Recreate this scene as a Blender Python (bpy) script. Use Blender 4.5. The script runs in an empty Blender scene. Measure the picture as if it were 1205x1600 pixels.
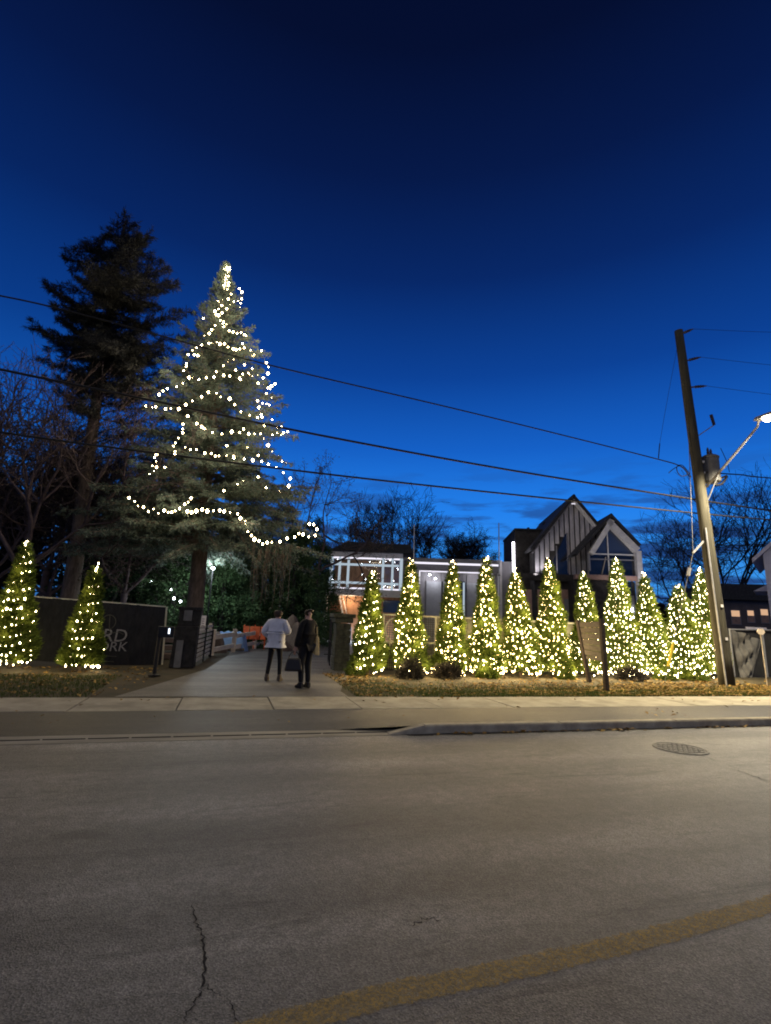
import bpy, bmesh, math, random
import numpy as np
from mathutils import Matrix, Vector
rng = np.random.default_rng(7)
random.seed(7)
sc = bpy.context.scene
C = sc.collection

# ------------------------------------------------------------ camera
FPX = 770.0; PITCH = math.radians(12.6); ROLL = math.radians(2.5); YAW = math.radians(-17.0); CAMH = 1.6
cam = bpy.data.cameras.new('camera'); co = bpy.data.objects.new('camera', cam); C.objects.link(co); sc.camera = co
CM = Matrix.Translation((0, 0, CAMH)) @ Matrix.Rotation(YAW, 4, 'Z') @ Matrix.Rotation(math.pi/2 + PITCH, 4, 'X') @ Matrix.Rotation(ROLL, 4, 'Z')
co.matrix_world = CM
cam.sensor_fit = 'VERTICAL'; cam.sensor_height = 36; cam.lens = FPX/1600*36
cam.clip_start = 0.05; cam.clip_end = 2000

# ------------------------------------------------------------ world: dusk sky after sunset
def srgb(r, g, b):
    return tuple(((c/255)/12.92 if c/255 <= .04045 else ((c/255+.055)/1.055)**2.4) for c in (r, g, b)) + (1,)
w = bpy.data.worlds.new("World"); sc.world = w; w.use_nodes = True
nt = w.node_tree; L = nt.links.new; N = nt.nodes.new
bg = nt.nodes['Background']
tc = N('ShaderNodeTexCoord'); sep = N('ShaderNodeSeparateXYZ'); L(tc.outputs['Generated'], sep.inputs[0])
asn = N('ShaderNodeMath'); asn.operation = 'ARCSINE'; L(sep.outputs['Z'], asn.inputs[0])
mr = N('ShaderNodeMapRange'); mr.inputs['From Min'].default_value = 0; mr.inputs['From Max'].default_value = math.radians(90); L(asn.outputs[0], mr.inputs['Value'])
ramp = N('ShaderNodeValToRGB'); L(mr.outputs[0], ramp.inputs[0])
stops = [(0, (70, 142, 212)), (.06, (58, 150, 238)), (.14, (36, 130, 238)), (.22, (22, 98, 202)), (.31, (13, 68, 156)), (.42, (9, 42, 108)), (.52, (7, 27, 76)), (.62, (5, 16, 50)), (.8, (3, 9, 34)), (1, (3, 8, 30))]
cr = ramp.color_ramp
while len(cr.elements) < len(stops): cr.elements.new(0.5)
for e, (p, c) in zip(cr.elements, stops): e.position = p; e.color = srgb(*c)
# brighter towards the afterglow, about 27 degrees right of the road's normal
dot = N('ShaderNodeVectorMath'); dot.operation = 'DOT_PRODUCT'; L(tc.outputs['Generated'], dot.inputs[0])
dot.inputs[1].default_value = (math.sin(math.radians(32)), math.cos(math.radians(32)), 0)
mr2 = N('ShaderNodeMapRange'); mr2.inputs['From Min'].default_value = 0.2; mr2.inputs['From Max'].default_value = .98
mr2.inputs['To Min'].default_value = 0.42; mr2.inputs['To Max'].default_value = 1.0; L(dot.outputs['Value'], mr2.inputs['Value'])
# the azimuth term matters low in the sky and fades out towards the zenith
mr3 = N('ShaderNodeMapRange'); mr3.inputs['From Min'].default_value = math.radians(15); mr3.inputs['From Max'].default_value = math.radians(55); L(asn.outputs[0], mr3.inputs['Value'])
mxa = N('ShaderNodeMix'); mxa.data_type = 'FLOAT'; L(mr3.outputs[0], mxa.inputs[0]); L(mr2.outputs[0], mxa.inputs[2]); mxa.inputs[3].default_value = .95
mul = N('ShaderNodeVectorMath'); mul.operation = 'SCALE'; L(ramp.outputs[0], mul.inputs[0]); L(mxa.outputs[0], mul.inputs['Scale'])
# low thin clouds
mp = N('ShaderNodeMapping'); mp.inputs['Scale'].default_value = (3.0, 3.0, 17.0); L(tc.outputs['Generated'], mp.inputs[0])
nz = N('ShaderNodeTexNoise'); nz.inputs['Scale'].default_value = 2.2; nz.inputs['Detail'].default_value = 6; nz.inputs['Roughness'].default_value = .55; L(mp.outputs[0], nz.inputs['Vector'])
cm = N('ShaderNodeMapRange'); cm.interpolation_type = 'SMOOTHSTEP'; cm.inputs['From Min'].default_value = .45; cm.inputs['From Max'].default_value = .60; L(nz.outputs[0], cm.inputs['Value'])
ce = N('ShaderNodeMapRange'); ce.interpolation_type = 'SMOOTHSTEP'; ce.inputs['From Min'].default_value = math.radians(20); ce.inputs['From Max'].default_value = math.radians(9); L(asn.outputs[0], ce.inputs['Value'])
cmul = N('ShaderNodeMath'); cmul.operation = 'MULTIPLY'; L(cm.outputs[0], cmul.inputs[0]); L(ce.outputs[0], cmul.inputs[1])
cm2 = N('ShaderNodeMath'); cm2.operation = 'MULTIPLY'; L(cmul.outputs[0], cm2.inputs[0]); cm2.inputs[1].default_value = .9
mx = N('ShaderNodeMix'); mx.data_type = 'RGBA'; L(cm2.outputs[0], mx.inputs[0]); L(mul.outputs[0], mx.inputs[6]); mx.inputs[7].default_value = srgb(34, 66, 128)
L(mx.outputs[2], bg.inputs[0]); bg.inputs[1].default_value = 1.0

# added warm fill in place of town glow: one very soft, weak sun
fill_sun = bpy.data.lights.new('fill_sun', 'SUN'); fill_sun.energy = 0.5; fill_sun.angle = math.radians(60); fill_sun.color = (1, .86, .62)
so = bpy.data.objects.new('fill_sun', fill_sun); C.objects.link(so)
so.rotation_euler = (math.radians(38), 0, math.radians(-20))

sc.view_settings.view_transform = 'Standard'; sc.view_settings.look = 'None'; sc.view_settings.gamma = 1; sc.view_settings.exposure = 0
sc.cycles.use_denoising = True
sc.cycles.denoiser = 'OPENIMAGEDENOISE'
sc.cycles.denoising_input_passes = 'RGB_ALBEDO_NORMAL'
sc.cycles.denoising_prefilter = 'ACCURATE'
sc.cycles.max_bounces = 5; sc.cycles.transparent_max_bounces = 8
sc.cycles.sample_clamp_indirect = 3.0
sc.cycles.use_light_tree = True
sc.cycles.filter_width = 1.9

# ------------------------------------------------------------ geometry helpers
RM = CM.to_3x3()
def ray(px, py): return RM @ Vector((px-602.5, 800-py, -FPX))
def P(px, py, Y):                       # point seen at (px, py) on the vertical plane y = Y
    d = ray(px, py); t = Y/d.y; return Vector((d.x*t, Y, CAMH+d.z*t))
def G(px, py, z=0.0):                   # point seen at (px, py) at height z
    d = ray(px, py); t = (z-CAMH)/d.z; return Vector((d.x*t, d.y*t, z))
def D(px, py, depth):                   # point at a forward distance
    d = ray(px, py); fw = RM @ Vector((0, 0, -1)); t = depth/d.dot(fw); return Vector((0, 0, CAMH))+d*t

class Facade:
    """vertical plane with its own azimuth; s runs to the right, o out towards the street"""
    def __init__(self, px, depth, az):
        p = ray(px, 930); h = Vector((p.x, p.y, 0)); hf = Vector((math.sin(-YAW), math.cos(-YAW), 0))
        t = depth/h.dot(hf); self.o = Vector((h.x*t, h.y*t, 0))
        a = math.radians(az); self.d = Vector((math.sin(a), math.cos(a), 0)); self.n = Vector((self.d.y, -self.d.x, 0))
        if self.n.dot(self.o) > 0: self.n = -self.n
    def sz(self, px, py, off=0):
        d = ray(px, py); q = self.o + self.n*off; t = (q.x*self.n.x+q.y*self.n.y)/(d.x*self.n.x+d.y*self.n.y)
        h = Vector((d.x*t, d.y*t, 0)) - q
        return h.dot(self.d), CAMH+d.z*t
    def pt(self, s, z, off=0): 
        v = self.o + self.d*s + self.n*off; return Vector((v.x, v.y, z))

def mesh_obj(name, me, m, parent=None, kind=None):
    o = bpy.data.objects.new(name, me); C.objects.link(o)
    if m is not None and not me.materials: me.materials.append(m)
    if parent is not None:
        o.parent = parent
    if kind: o['kind'] = kind
    return o

def np_mesh(name, V, F):
    """V (n,3), F (m,k) with constant k"""
    V = np.asarray(V, dtype=np.float32); F = np.asarray(F, dtype=np.int32)
    me = bpy.data.meshes.new(name); k = F.shape[1]
    me.vertices.add(len(V)); me.vertices.foreach_set('co', V.ravel())
    me.loops.add(F.size); me.loops.foreach_set('vertex_index', F.ravel())
    me.polygons.add(len(F)); me.polygons.foreach_set('loop_start', np.arange(0, F.size, k, dtype=np.int32))
    try: me.polygons.foreach_set('loop_total', np.full(len(F), k, dtype=np.int32))
    except Exception: pass
    me.update(calc_edges=True); return me

def root_of(parent):
    v = Vector((0, 0, 0)); p = parent
    while p is not None: v += p.location; p = p.parent
    return v

class MB:
    """collects faces in world coordinates and builds ONE mesh object"""
    def __init__(s): s.v = []; s.f = []
    def add(s, vs, fs):
        b = len(s.v); s.v += [tuple(v) for v in vs]; s.f += [tuple(b+i for i in f) for f in fs]; return s
    def hexa(s, a):   # 8 points: bottom 4, top 4
        return s.add(a, [(0, 3, 2, 1), (4, 5, 6, 7), (0, 1, 5, 4), (1, 2, 6, 5), (2, 3, 7, 6), (3, 0, 4, 7)])
    def box(s, x0, x1, y0, y1, z0, z1):
        return s.hexa([(x0, y0, z0), (x1, y0, z0), (x1, y1, z0), (x0, y1, z0), (x0, y0, z1), (x1, y0, z1), (x1, y1, z1), (x0, y1, z1)])
    def fbox(s, f, s0, s1, z0, z1, o0, o1):
        a = []
        for z in (z0, z1):
            a += [f.pt(s0, z, o1), f.pt(s1, z, o1), f.pt(s1, z, o0), f.pt(s0, z, o0)]
        return s.hexa(a)
    def prism(s, f, poly, o0, o1):   # polygon in (s,z) of a facade extruded
        n = len(poly); vs = [f.pt(a, b, o1) for a, b in poly] + [f.pt(a, b, o0) for a, b in poly]
        return s.add(vs, [tuple(range(n)), tuple(range(2*n-1, n-1, -1))] + [(i, i+n, (i+1) % n+n, (i+1) % n) for i in range(n)])
    def bar(s, a, b, w, h=None, up=(0, 0, 1)):
        a = Vector(a); b = Vector(b); d = (b-a).normalized(); h = h or w
        u = d.cross(Vector(up)); u = u.normalized() if u.length > 1e-4 else Vector((1, 0, 0)); v = d.cross(u)
        u *= w/2; v *= h/2
        return s.hexa([a-u-v, a+u-v, a+u+v, a-u+v, b-u-v, b+u-v, b+u+v, b-u+v])
    def tube(s, pts, r, n=8, cap=True):
        pts = [Vector(p) for p in pts]; rs = r if isinstance(r, (list, tuple)) else [r]*len(pts)
        b = len(s.v); u = None
        for i, p in enumerate(pts):
            d = (pts[min(i+1, len(pts)-1)]-pts[max(i-1, 0)]).normalized()
            if u is None: u = d.orthogonal().normalized()
            else:
                u = u - d*u.dot(d); u.normalize()
            v = d.cross(u)
            for k in range(n):
                t = 2*math.pi*k/n; s.v.append(tuple(p + (u*math.cos(t)+v*math.sin(t))*rs[i]))
        for i in range(len(pts)-1):
            for k in range(n):
                s.f.append((b+i*n+k, b+i*n+(k+1) % n, b+(i+1)*n+(k+1) % n, b+(i+1)*n+k))
        if cap: s.f.append(tuple(b+k for k in range(n))[::-1]); s.f.append(tuple(b+(len(pts)-1)*n+k for k in range(n)))
        return s
    def lathe(s, c, prof, n=16):
        b = len(s.v)
        for r, z in prof:
            for k in range(n):
                t = 2*math.pi*k/n; s.v.append((c[0]+r*math.cos(t), c[1]+r*math.sin(t), c[2]+z))
        for i in range(len(prof)-1):
            for k in range(n): s.f.append((b+i*n+k, b+i*n+(k+1) % n, b+(i+1)*n+(k+1) % n, b+(i+1)*n+k))
        s.f.append(tuple(b+k for k in range(n))[::-1]); s.f.append(tuple(b+(len(prof)-1)*n+k for k in range(n)))
        return s
    def build(s, name, m, parent=None, kind=None, smooth=False, bevel=0, origin=None, fix=True):
        base = root_of(parent) if parent is not None else (Vector(origin) if origin is not None else Vector((0, 0, 0)))
        me = bpy.data.meshes.new(name)
        me.from_pydata([tuple(Vector(v)-base) for v in s.v], [], s.f)
        if fix:
            bm = bmesh.new(); bm.from_mesh(me); bmesh.ops.recalc_face_normals(bm, faces=bm.faces[:]); bm.to_mesh(me); bm.free()
        o = mesh_obj(name, me, m, parent, kind)
        if parent is None: o.location = base
        if smooth:
            for p in me.polygons: p.use_smooth = True
        if bevel:
            md = o.modifiers.new('bevel', 'BEVEL'); md.width = bevel; md.segments = 2; md.limit_method = 'ANGLE'
        return o

def thing(name, label, cat, loc=(0, 0, 0), group=None):
    o = bpy.data.objects.new(name, None); C.objects.link(o); o.location = loc; o.empty_display_size = .2
    return tag(o, label, cat, group)
def tag(o, label, cat, group=None):
    o['label'] = label; o['category'] = cat
    if group: o['group'] = group
    return o
def struct(o): o['kind'] = 'structure'; return o
def stuff(o): o['kind'] = 'stuff'; return o

def tubes_np(P0, P1, R0, R1, n=3):
    P0 = np.asarray(P0, float); P1 = np.asarray(P1, float); R0 = np.asarray(R0, float); R1 = np.asarray(R1, float)
    d = P1-P0; d /= np.maximum(np.linalg.norm(d, axis=1, keepdims=True), 1e-6)
    ref = np.where(np.abs(d[:, 2:3]) < .9, np.array([[0, 0, 1.]]), np.array([[1., 0, 0]]))
    u = np.cross(d, ref); u /= np.linalg.norm(u, axis=1, keepdims=True); v = np.cross(d, u)
    m = len(P0); V = np.empty((m, 2*n, 3))
    for k in range(n):
        t = 2*math.pi*k/n; q = u*math.cos(t)+v*math.sin(t)
        V[:, k] = P0+q*R0[:, None]; V[:, n+k] = P1+q*R1[:, None]
    F = np.array([[k, (k+1) % n, n+(k+1) % n, n+k] for k in range(n)])
    return V.reshape(-1, 3), (F[None]+(np.arange(m)*2*n)[:, None, None]).reshape(-1, 4)

def blades(pos, d, L, W, twist=None):
    """one pointed quad (kite) per blade"""
    m = len(pos); d = d/np.maximum(np.linalg.norm(d, axis=1, keepdims=True), 1e-6)
    r = rng.normal(size=(m, 3)); u = np.cross(d, r); u /= np.maximum(np.linalg.norm(u, axis=1, keepdims=True), 1e-6)
    L = np.broadcast_to(L, (m,))[:, None]; W = np.broadcast_to(W, (m,))[:, None]
    V = np.stack([pos, pos+d*L*.45+u*W*.5, pos+d*L, pos+d*L*.45-u*W*.5], 1).reshape(-1, 3)
    return V, np.arange(m*4).reshape(-1, 4)

def rand_dir(m):
    v = rng.normal(size=(m, 3)); return v/np.linalg.norm(v, axis=1, keepdims=True)

# ------------------------------------------------------------ materials
def mat(name, col, rough=.8, var=.25, scale=3.0, bump=0.0, metal=0.0, col2=None, spec=.3, stretch=None, detail=6, world=True, emit=None, trans=0):
    m = bpy.data.materials.new(name); m.use_nodes = True; nt = m.node_tree; b = nt.nodes['Principled BSDF']
    b.inputs['Roughness'].default_value = rough; b.inputs['Metallic'].default_value = metal; b.inputs['Specular IOR Level'].default_value = spec
    geo = nt.nodes.new('ShaderNodeNewGeometry'); src = geo.outputs['Position']
    if stretch:
        mp = nt.nodes.new('ShaderNodeMapping'); mp.inputs['Scale'].default_value = stretch; nt.links.new(src, mp.inputs[0]); src = mp.outputs[0]
    nz = nt.nodes.new('ShaderNodeTexNoise'); nz.inputs['Scale'].default_value = scale; nz.inputs['Detail'].default_value = detail; nz.inputs['Roughness'].default_value = .65
    nt.links.new(src, nz.inputs['Vector'])
    rp = nt.nodes.new('ShaderNodeValToRGB'); nt.links.new(nz.outputs[0], rp.inputs[0])
    c2 = col2 or tuple(min(1, c*(1+var)) for c in col); c1 = tuple(c*(1-var) for c in col) if not col2 else col
    rp.color_ramp.elements[0].position = .35; rp.color_ramp.elements[1].position = .68
    rp.color_ramp.elements[0].color = (*c1, 1); rp.color_ramp.elements[1].color = (*c2, 1)
    nt.links.new(rp.outputs[0], b.inputs['Base Color'])
    if bump:
        bp = nt.nodes.new('ShaderNodeBump'); bp.inputs['Strength'].default_value = bump; bp.inputs['Distance'].default_value = .02
        nt.links.new(nz.outputs[0], bp.inputs['Height']); nt.links.new(bp.outputs[0], b.inputs['Normal'])
    if emit:
        b.inputs['Emission Color'].default_value = (*emit[0], 1); b.inputs['Emission Strength'].default_value = emit[1]
    return m
def leafmat(name, c1, c2, c3, scale=9.0, trans=.3):
    """foliage: colour varies from leaf to leaf, a little light passes through"""
    m = bpy.data.materials.new(name); m.use_nodes = True; nt = m.node_tree; b = nt.nodes['Principled BSDF']; out = nt.nodes['Material Output']
    geo = nt.nodes.new('ShaderNodeNewGeometry'); nz = nt.nodes.new('ShaderNodeTexNoise'); nz.inputs['Scale'].default_value = scale; nt.links.new(geo.outputs['Position'], nz.inputs['Vector'])
    rp = nt.nodes.new('ShaderNodeValToRGB'); mixf = nt.nodes.new('ShaderNodeMath'); mixf.operation = 'ADD'
    m1 = nt.nodes.new('ShaderNodeMath'); m1.operation = 'MULTIPLY'; m1.inputs[1].default_value = .45; nt.links.new(geo.outputs['Random Per Island'], m1.inputs[0])
    m2 = nt.nodes.new('ShaderNodeMath'); m2.operation = 'MULTIPLY'; m2.inputs[1].default_value = .55; nt.links.new(nz.outputs[0], m2.inputs[0])
    nt.links.new(m1.outputs[0], mixf.inputs[0]); nt.links.new(m2.outputs[0], mixf.inputs[1]); nt.links.new(mixf.outputs[0], rp.inputs[0])
    e = rp.color_ramp.elements; e[0].position = .2; e[0].color = (*c1, 1); e[1].position = .8; e[1].color = (*c3, 1); x = e.new(.5); x.color = (*c2, 1)
    nt.links.new(rp.outputs[0], b.inputs['Base Color']); b.inputs['Roughness'].default_value = .7; b.inputs['Specular IOR Level'].default_value = .2
    tr = nt.nodes.new('ShaderNodeBsdfTranslucent'); nt.links.new(rp.outputs[0], tr.inputs[0])
    ms = nt.nodes.new('ShaderNodeMixShader'); ms.inputs[0].default_value = trans; nt.links.new(b.outputs[0], ms.inputs[1]); nt.links.new(tr.outputs[0], ms.inputs[2]); nt.links.new(ms.outputs[0], out.inputs[0])
    return m
def emis(name, col, st):
    m = bpy.data.materials.new(name); m.use_nodes = True; nt = m.node_tree; nt.nodes.remove(nt.nodes['Principled BSDF'])
    e = nt.nodes.new('ShaderNodeEmission'); e.inputs[0].default_value = (*col, 1); e.inputs[1].default_value = st; nt.links.new(e.outputs[0], nt.nodes['Material Output'].inputs[0]); return m
def glassmat(name, tint=(.02, .03, .05), rough=.06):
    m = bpy.data.materials.new(name); m.use_nodes = True; b = m.node_tree.nodes['Principled BSDF']
    b.inputs['Base Color'].default_value = (*tint, 1); b.inputs['Roughness'].default_value = rough; b.inputs['Specular IOR Level'].default_value = .9; return m

M = {}
def asphalt(name, base, dark, light):
    m = bpy.data.materials.new(name); m.use_nodes = True; nt = m.node_tree; b = nt.nodes['Principled BSDF']; l = nt.links.new; n = nt.nodes.new
    geo = n('ShaderNodeNewGeometry'); P_ = geo.outputs['Position']
    def noise(sc_, det, rough, stretch=None, dist=0):
        src = P_
        if stretch: mp = n('ShaderNodeMapping'); mp.inputs['Scale'].default_value = stretch; l(P_, mp.inputs[0]); src = mp.outputs[0]
        t = n('ShaderNodeTexNoise'); t.inputs['Scale'].default_value = sc_; t.inputs['Detail'].default_value = det; t.inputs['Roughness'].default_value = rough; t.inputs['Distortion'].default_value = dist; l(src, t.inputs['Vector']); return t.outputs[0]
    def rng_(v, a, b_, c, d): r = n('ShaderNodeMapRange'); r.interpolation_type = 'SMOOTHSTEP'; r.inputs['From Min'].default_value = a; r.inputs['From Max'].default_value = b_; r.inputs['To Min'].default_value = c; r.inputs['To Max'].default_value = d; l(v, r.inputs['Value']); return r.outputs[0]
    def mul_(a, c): r = n('ShaderNodeMath'); r.operation = 'MULTIPLY'; l(a, r.inputs[0]); l(c, r.inputs[1]); return r.outputs[0]
    big = noise(.8, 8, .62, (.5, 1.2, 1), .6)
    r1 = n('ShaderNodeValToRGB'); l(big, r1.inputs[0]); e = r1.color_ramp.elements
    e[0].position = .32; e[0].color = (*dark, 1); e[1].position = .70; e[1].color = (*light, 1); x = e.new(.5); x.color = (*base, 1)
    lanes = rng_(noise(1.0, 4, .5, (.05, 1.3, 1)), .35, .65, .72, 1.2)            # wear along the lanes
    streak = rng_(noise(1.6, 9, .7, (.35, 3.2, 1), 1.2), .54, .66, 1.0, .62)      # dark scuffs and old stains
    mid = rng_(noise(9, 6, .7), .3, .7, .8, 1.2)
    fine = noise(120, 3, .6); grain = rng_(fine, .3, .7, .62, 1.38)
    vor = n('ShaderNodeTexVoronoi'); vor.inputs['Scale'].default_value = 105; l(P_, vor.inputs['Vector']); sep_ = n('ShaderNodeSeparateColor'); l(vor.outputs['Color'], sep_.inputs[0]); stone = rng_(sep_.outputs[0], .0, 1.0, .68, 1.34)
    f = mul_(mul_(mul_(lanes, streak), mul_(mid, grain)), stone)
    v = n('ShaderNodeVectorMath'); v.operation = 'SCALE'; l(r1.outputs[0], v.inputs[0]); l(f, v.inputs['Scale'])
    l(v.outputs[0], b.inputs['Base Color']); b.inputs['Roughness'].default_value = .6; b.inputs['Specular IOR Level'].default_value = .45
    ad = n('ShaderNodeMath'); ad.operation = 'ADD'; l(fine, ad.inputs[0]); l(vor.outputs['Distance'], ad.inputs[1])
    bp = n('ShaderNodeBump'); bp.inputs['Strength'].default_value = .6; bp.inputs['Distance'].default_value = .006; l(ad.outputs[0], bp.inputs['Height']); l(bp.outputs[0], b.inputs['Normal'])
    return m
M['road'] = asphalt('road_asphalt', (.155, .146, .128), (.105, .098, .086), (.22, .207, .18))
M['strip'] = asphalt('strip_asphalt', (.04, .037, .032), (.026, .024, .02), (.06, .055, .046))
M['drive'] = asphalt('drive_asphalt', (.10, .093, .082), (.07, .065, .057), (.14, .13, .115))
M['slab'] = mat('slab_concrete', (.33, .30, .225), .85, .28, 2.5, .3)
M['kerb'] = mat('kerb_concrete', (.34, .30, .22), .85, .3, 4, .4)
M['gutter'] = mat('gutter_concrete', (.30, .275, .21), .85, .3, 3, .3, stretch=(.3, 2, 1))
M['soil'] = mat('lawn_soil', (.035, .032, .018), .95, .4, 2.0, .6, col2=(.07, .055, .03))
M['grass'] = leafmat('grass_blades', (.03, .05, .010), (.06, .09, .018), (.11, .13, .035), 2)
M['fallen'] = leafmat('fallen_leaf', (.06, .032, .012), (.21, .12, .03), (.42, .28, .07), 5, .1)
M['cone'] = leafmat('cedar_foliage', (.03, .05, .008), (.085, .125, .018), (.16, .20, .03), 5, .35)
M['spruce'] = leafmat('spruce_needles', (.036, .052, .04), (.078, .105, .08), (.14, .17, .13), 1.5, .2)
M['pine'] = leafmat('pine_needles', (.011, .012, .011), (.021, .022, .019), (.042, .040, .035), 1.5, .1)
M['cedar'] = leafmat('hedge_foliage', (.02, .045, .018), (.05, .095, .035), (.09, .14, .06), 1.2, .25)
M['dark_leaf'] = leafmat('dark_bush_leaf', (.010, .010, .010), (.02, .018, .016), (.04, .032, .025), 1.2, .2)
M['dry'] = leafmat('dry_foliage', (.05, .04, .028), (.10, .08, .05), (.16, .13, .085), 3, .2)
M['bark'] = mat('trunk_bark', (.11, .082, .062), .9, .45, 6, .9, stretch=(2.2, 2.2, .5))
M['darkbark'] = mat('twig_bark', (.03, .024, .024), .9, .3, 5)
M['litbark'] = mat('lit_twig_bark', (.085, .06, .058), .9, .3, 5)  # paler copy of the twig bark, with lamplight put into the colour
M['pole'] = mat('pole_wood', (.055, .050, .034), .85, .35, 5, .5, stretch=(3, 3, .25))
M['galv'] = mat('galvanised_steel', (.35, .35, .36), .45, .15, 5, metal=.5)
M['tank'] = mat('transformer_paint', (.13, .13, .125), .6, .2, 5)
M['rubber'] = mat('cable_rubber', (.012, .012, .014), .6, .1, 5)
M['black'] = mat('black_paint', (.012, .012, .012), .55, .2, 4)
M['stoneblack'] = mat('black_stone', (.02, .019, .018), .85, .5, 6, .7)
M['pillar'] = mat('dark_stone', (.06, .062, .045), .9, .45, 7, .8)
M['screen'] = mat('black_mesh_cloth', (.02, .02, .021), .9, .3, 14, .4, stretch=(1, 1, .3))
M['bannertext'] = mat('banner_print', (.3, .29, .27), .8, .2, 12)
M['frame'] = mat('frame_paint', (.55, .52, .38), .6, .1, 4)
M['fence'] = mat('fence_panel', (.25, .235, .155), .8, .12, 1.3, .15, stretch=(1, 1, .4))
M['fencecap'] = mat('fence_cap', (.5, .47, .33), .7, .15, 4)
M['mesh'] = mat('grey_mesh', (.10, .095, .07), .8, .2, 5)
M['white'] = mat('white_paint', (.62, .6, .58), .6, .12, 4)
M['cream'] = mat('cream_timber', (.55, .46, .35), .75, .2, 4)
M['slat'] = mat('weathered_slat', (.36, .34, .29), .8, .3, 3)
M['blue'] = mat('blue_tarp', (.14, .22, .36), .6, .2, 3, .4)
M['orange'] = mat('orange_barrier', (.6, .12, .04), .6, .15, 3)
M['rock'] = mat('tan_boulder', (.13, .095, .075), .9, .3, 2, .8)
M['sign'] = mat('sign_timber', (.035, .024, .018), .8, .35, 3, .5, stretch=(1, 1, 6))
M['gold'] = mat('sign_gold', (.55, .42, .2), .6, .2, 10)
M['bwall'] = mat('warm_wood_wall', (.42, .22, .12), .7, .25, 2, .2, stretch=(3, 3, .4))
M['dwall'] = mat('dark_wall', (.10, .085, .085), .8, .2, 2)
M['gwall'] = mat('grey_wall', (.2, .19, .2), .75, .15, 1.2)
M['lwall'] = mat('pale_wall', (.2, .195, .205), .75, .12, 1.2)
M['door'] = mat('door_panel', (.22, .225, .24), .6, .1, 2)
M['roof'] = mat('dark_roof', (.03, .03, .032), .8, .35, 5, .5)
M['board'] = mat('cladding_board', (.45, .43, .44), .75, .3, 3, .2, stretch=(2, 2, .4))
M['batten'] = mat('dark_batten', (.02, .019, .02), .8, .2, 5)
M['gstone'] = mat('dark_masonry', (.035, .032, .03), .9, .5, 3, .8)
M['beam'] = mat('brown_beam', (.30, .19, .15), .75, .2, 3)
M['glass'] = glassmat('window_glass', (.045, .06, .1), .08)
M['dglass'] = glassmat('dark_glass', (.012, .014, .02), .1)
M['whouse'] = mat('white_siding', (.75, .70, .72), .75, .08, 2)
M['led'] = emis('led_strip', (.92, .88, 1), 1.1)
M['ledhot'] = emis('bright_led_strip', (.95, .9, 1), 10)
M['glowblue'] = emis('glow_frame', (.66, .8, .92), .62)  # frame members are no lamps; LED light is put into their emission
M['warmwin'] = emis('lit_room', (1, .60, .36), .7)
M['bulb'] = emis('warm_bulb', (1, .72, .32), 36)
M['bulbw'] = emis('white_bulb', (1, .80, .46), 36)
M['bulbs'] = emis('spruce_bulb', (1, .78, .42), 42)
M['bulbc'] = emis('cool_bulb', (.85, .92, 1), 30)
M['wire'] = mat('light_wire', (.02, .03, .015), .6, .1, 5)
M['jacket'] = mat('white_jacket', (.55, .57, .62), .7, .1, 8, .6)
M['coat'] = mat('black_coat', (.006, .006, .006), .85, .3, 8, .4)
M['trousers'] = mat('black_trousers', (.010, .010, .012), .85, .2, 8)
M['boots'] = mat('brown_boots', (.11, .085, .06), .8, .2, 8)
M['skin'] = mat('skin', (.42, .25, .18), .55, .06, 6)
M['hair'] = mat('dark_hair', (.018, .013, .010), .6, .3, 20)
M['hairb'] = mat('brown_hair', (.05, .034, .022), .6, .3, 20)
M['tote'] = mat('tan_canvas', (.5, .38, .17), .8, .15, 8)
M['leather'] = mat('black_leather', (.02, .018, .017), .45, .2, 8)
M['crack'] = mat('crack_dark', (.02, .018, .016), .95, .2, 8)  # even dark tone for cracks, open joints and gutter grime
M['iron'] = mat('manhole_iron', (.19, .18, .155), .7, .35, 20, .6)
M['ceramic'] = mat('brown_ceramic', (.06, .045, .05), .35, .2, 8)
M['yellowguard'] = mat('yellow_plastic', (.55, .42, .04), .6, .1, 8)
m = bpy.data.materials.new('worn_yellow_paint'); m.use_nodes = True; nt = m.node_tree; b = nt.nodes['Principled BSDF']
geo = nt.nodes.new('ShaderNodeNewGeometry'); nz = nt.nodes.new('ShaderNodeTexNoise'); nz.inputs['Scale'].default_value = 26; nz.inputs['Detail'].default_value = 8; nz.inputs['Roughness'].default_value = .7
nt.links.new(geo.outputs['Position'], nz.inputs['Vector']); rp = nt.nodes.new('ShaderNodeValToRGB'); nt.links.new(nz.outputs[0], rp.inputs[0])
rp.color_ramp.elements[0].position = .38; rp.color_ramp.elements[0].color = (.26, .19, .065, 1); rp.color_ramp.elements[1].position = .62; rp.color_ramp.elements[1].color = (.58, .37, .06, 1)
nt.links.new(rp.outputs[0], b.inputs['Base Color']); b.inputs['Roughness'].default_value = .75; M['yellow'] = m
nz2 = nt.nodes.new('ShaderNodeTexNoise'); nz2.inputs['Scale'].default_value = 70; nz2.inputs['Detail'].default_value = 6; nz2.inputs['Roughness'].default_value = .8; nt.links.new(geo.outputs['Position'], nz2.inputs['Vector'])
mr_ = nt.nodes.new('ShaderNodeMapRange'); mr_.inputs['From Min'].default_value = .38; mr_.inputs['From Max'].default_value = .52; nt.links.new(nz2.outputs[0], mr_.inputs['Value']); mr_.inputs['To Max'].default_value = .58
tb = nt.nodes.new('ShaderNodeBsdfTransparent'); mm_ = nt.nodes.new('ShaderNodeMixShader'); nt.links.new(mr_.outputs[0], mm_.inputs[0]); nt.links.new(tb.outputs[0], mm_.inputs[1]); nt.links.new(b.outputs[0], mm_.inputs[2]); nt.links.new(mm_.outputs[0], nt.nodes['Material Output'].inputs[0])
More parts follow.
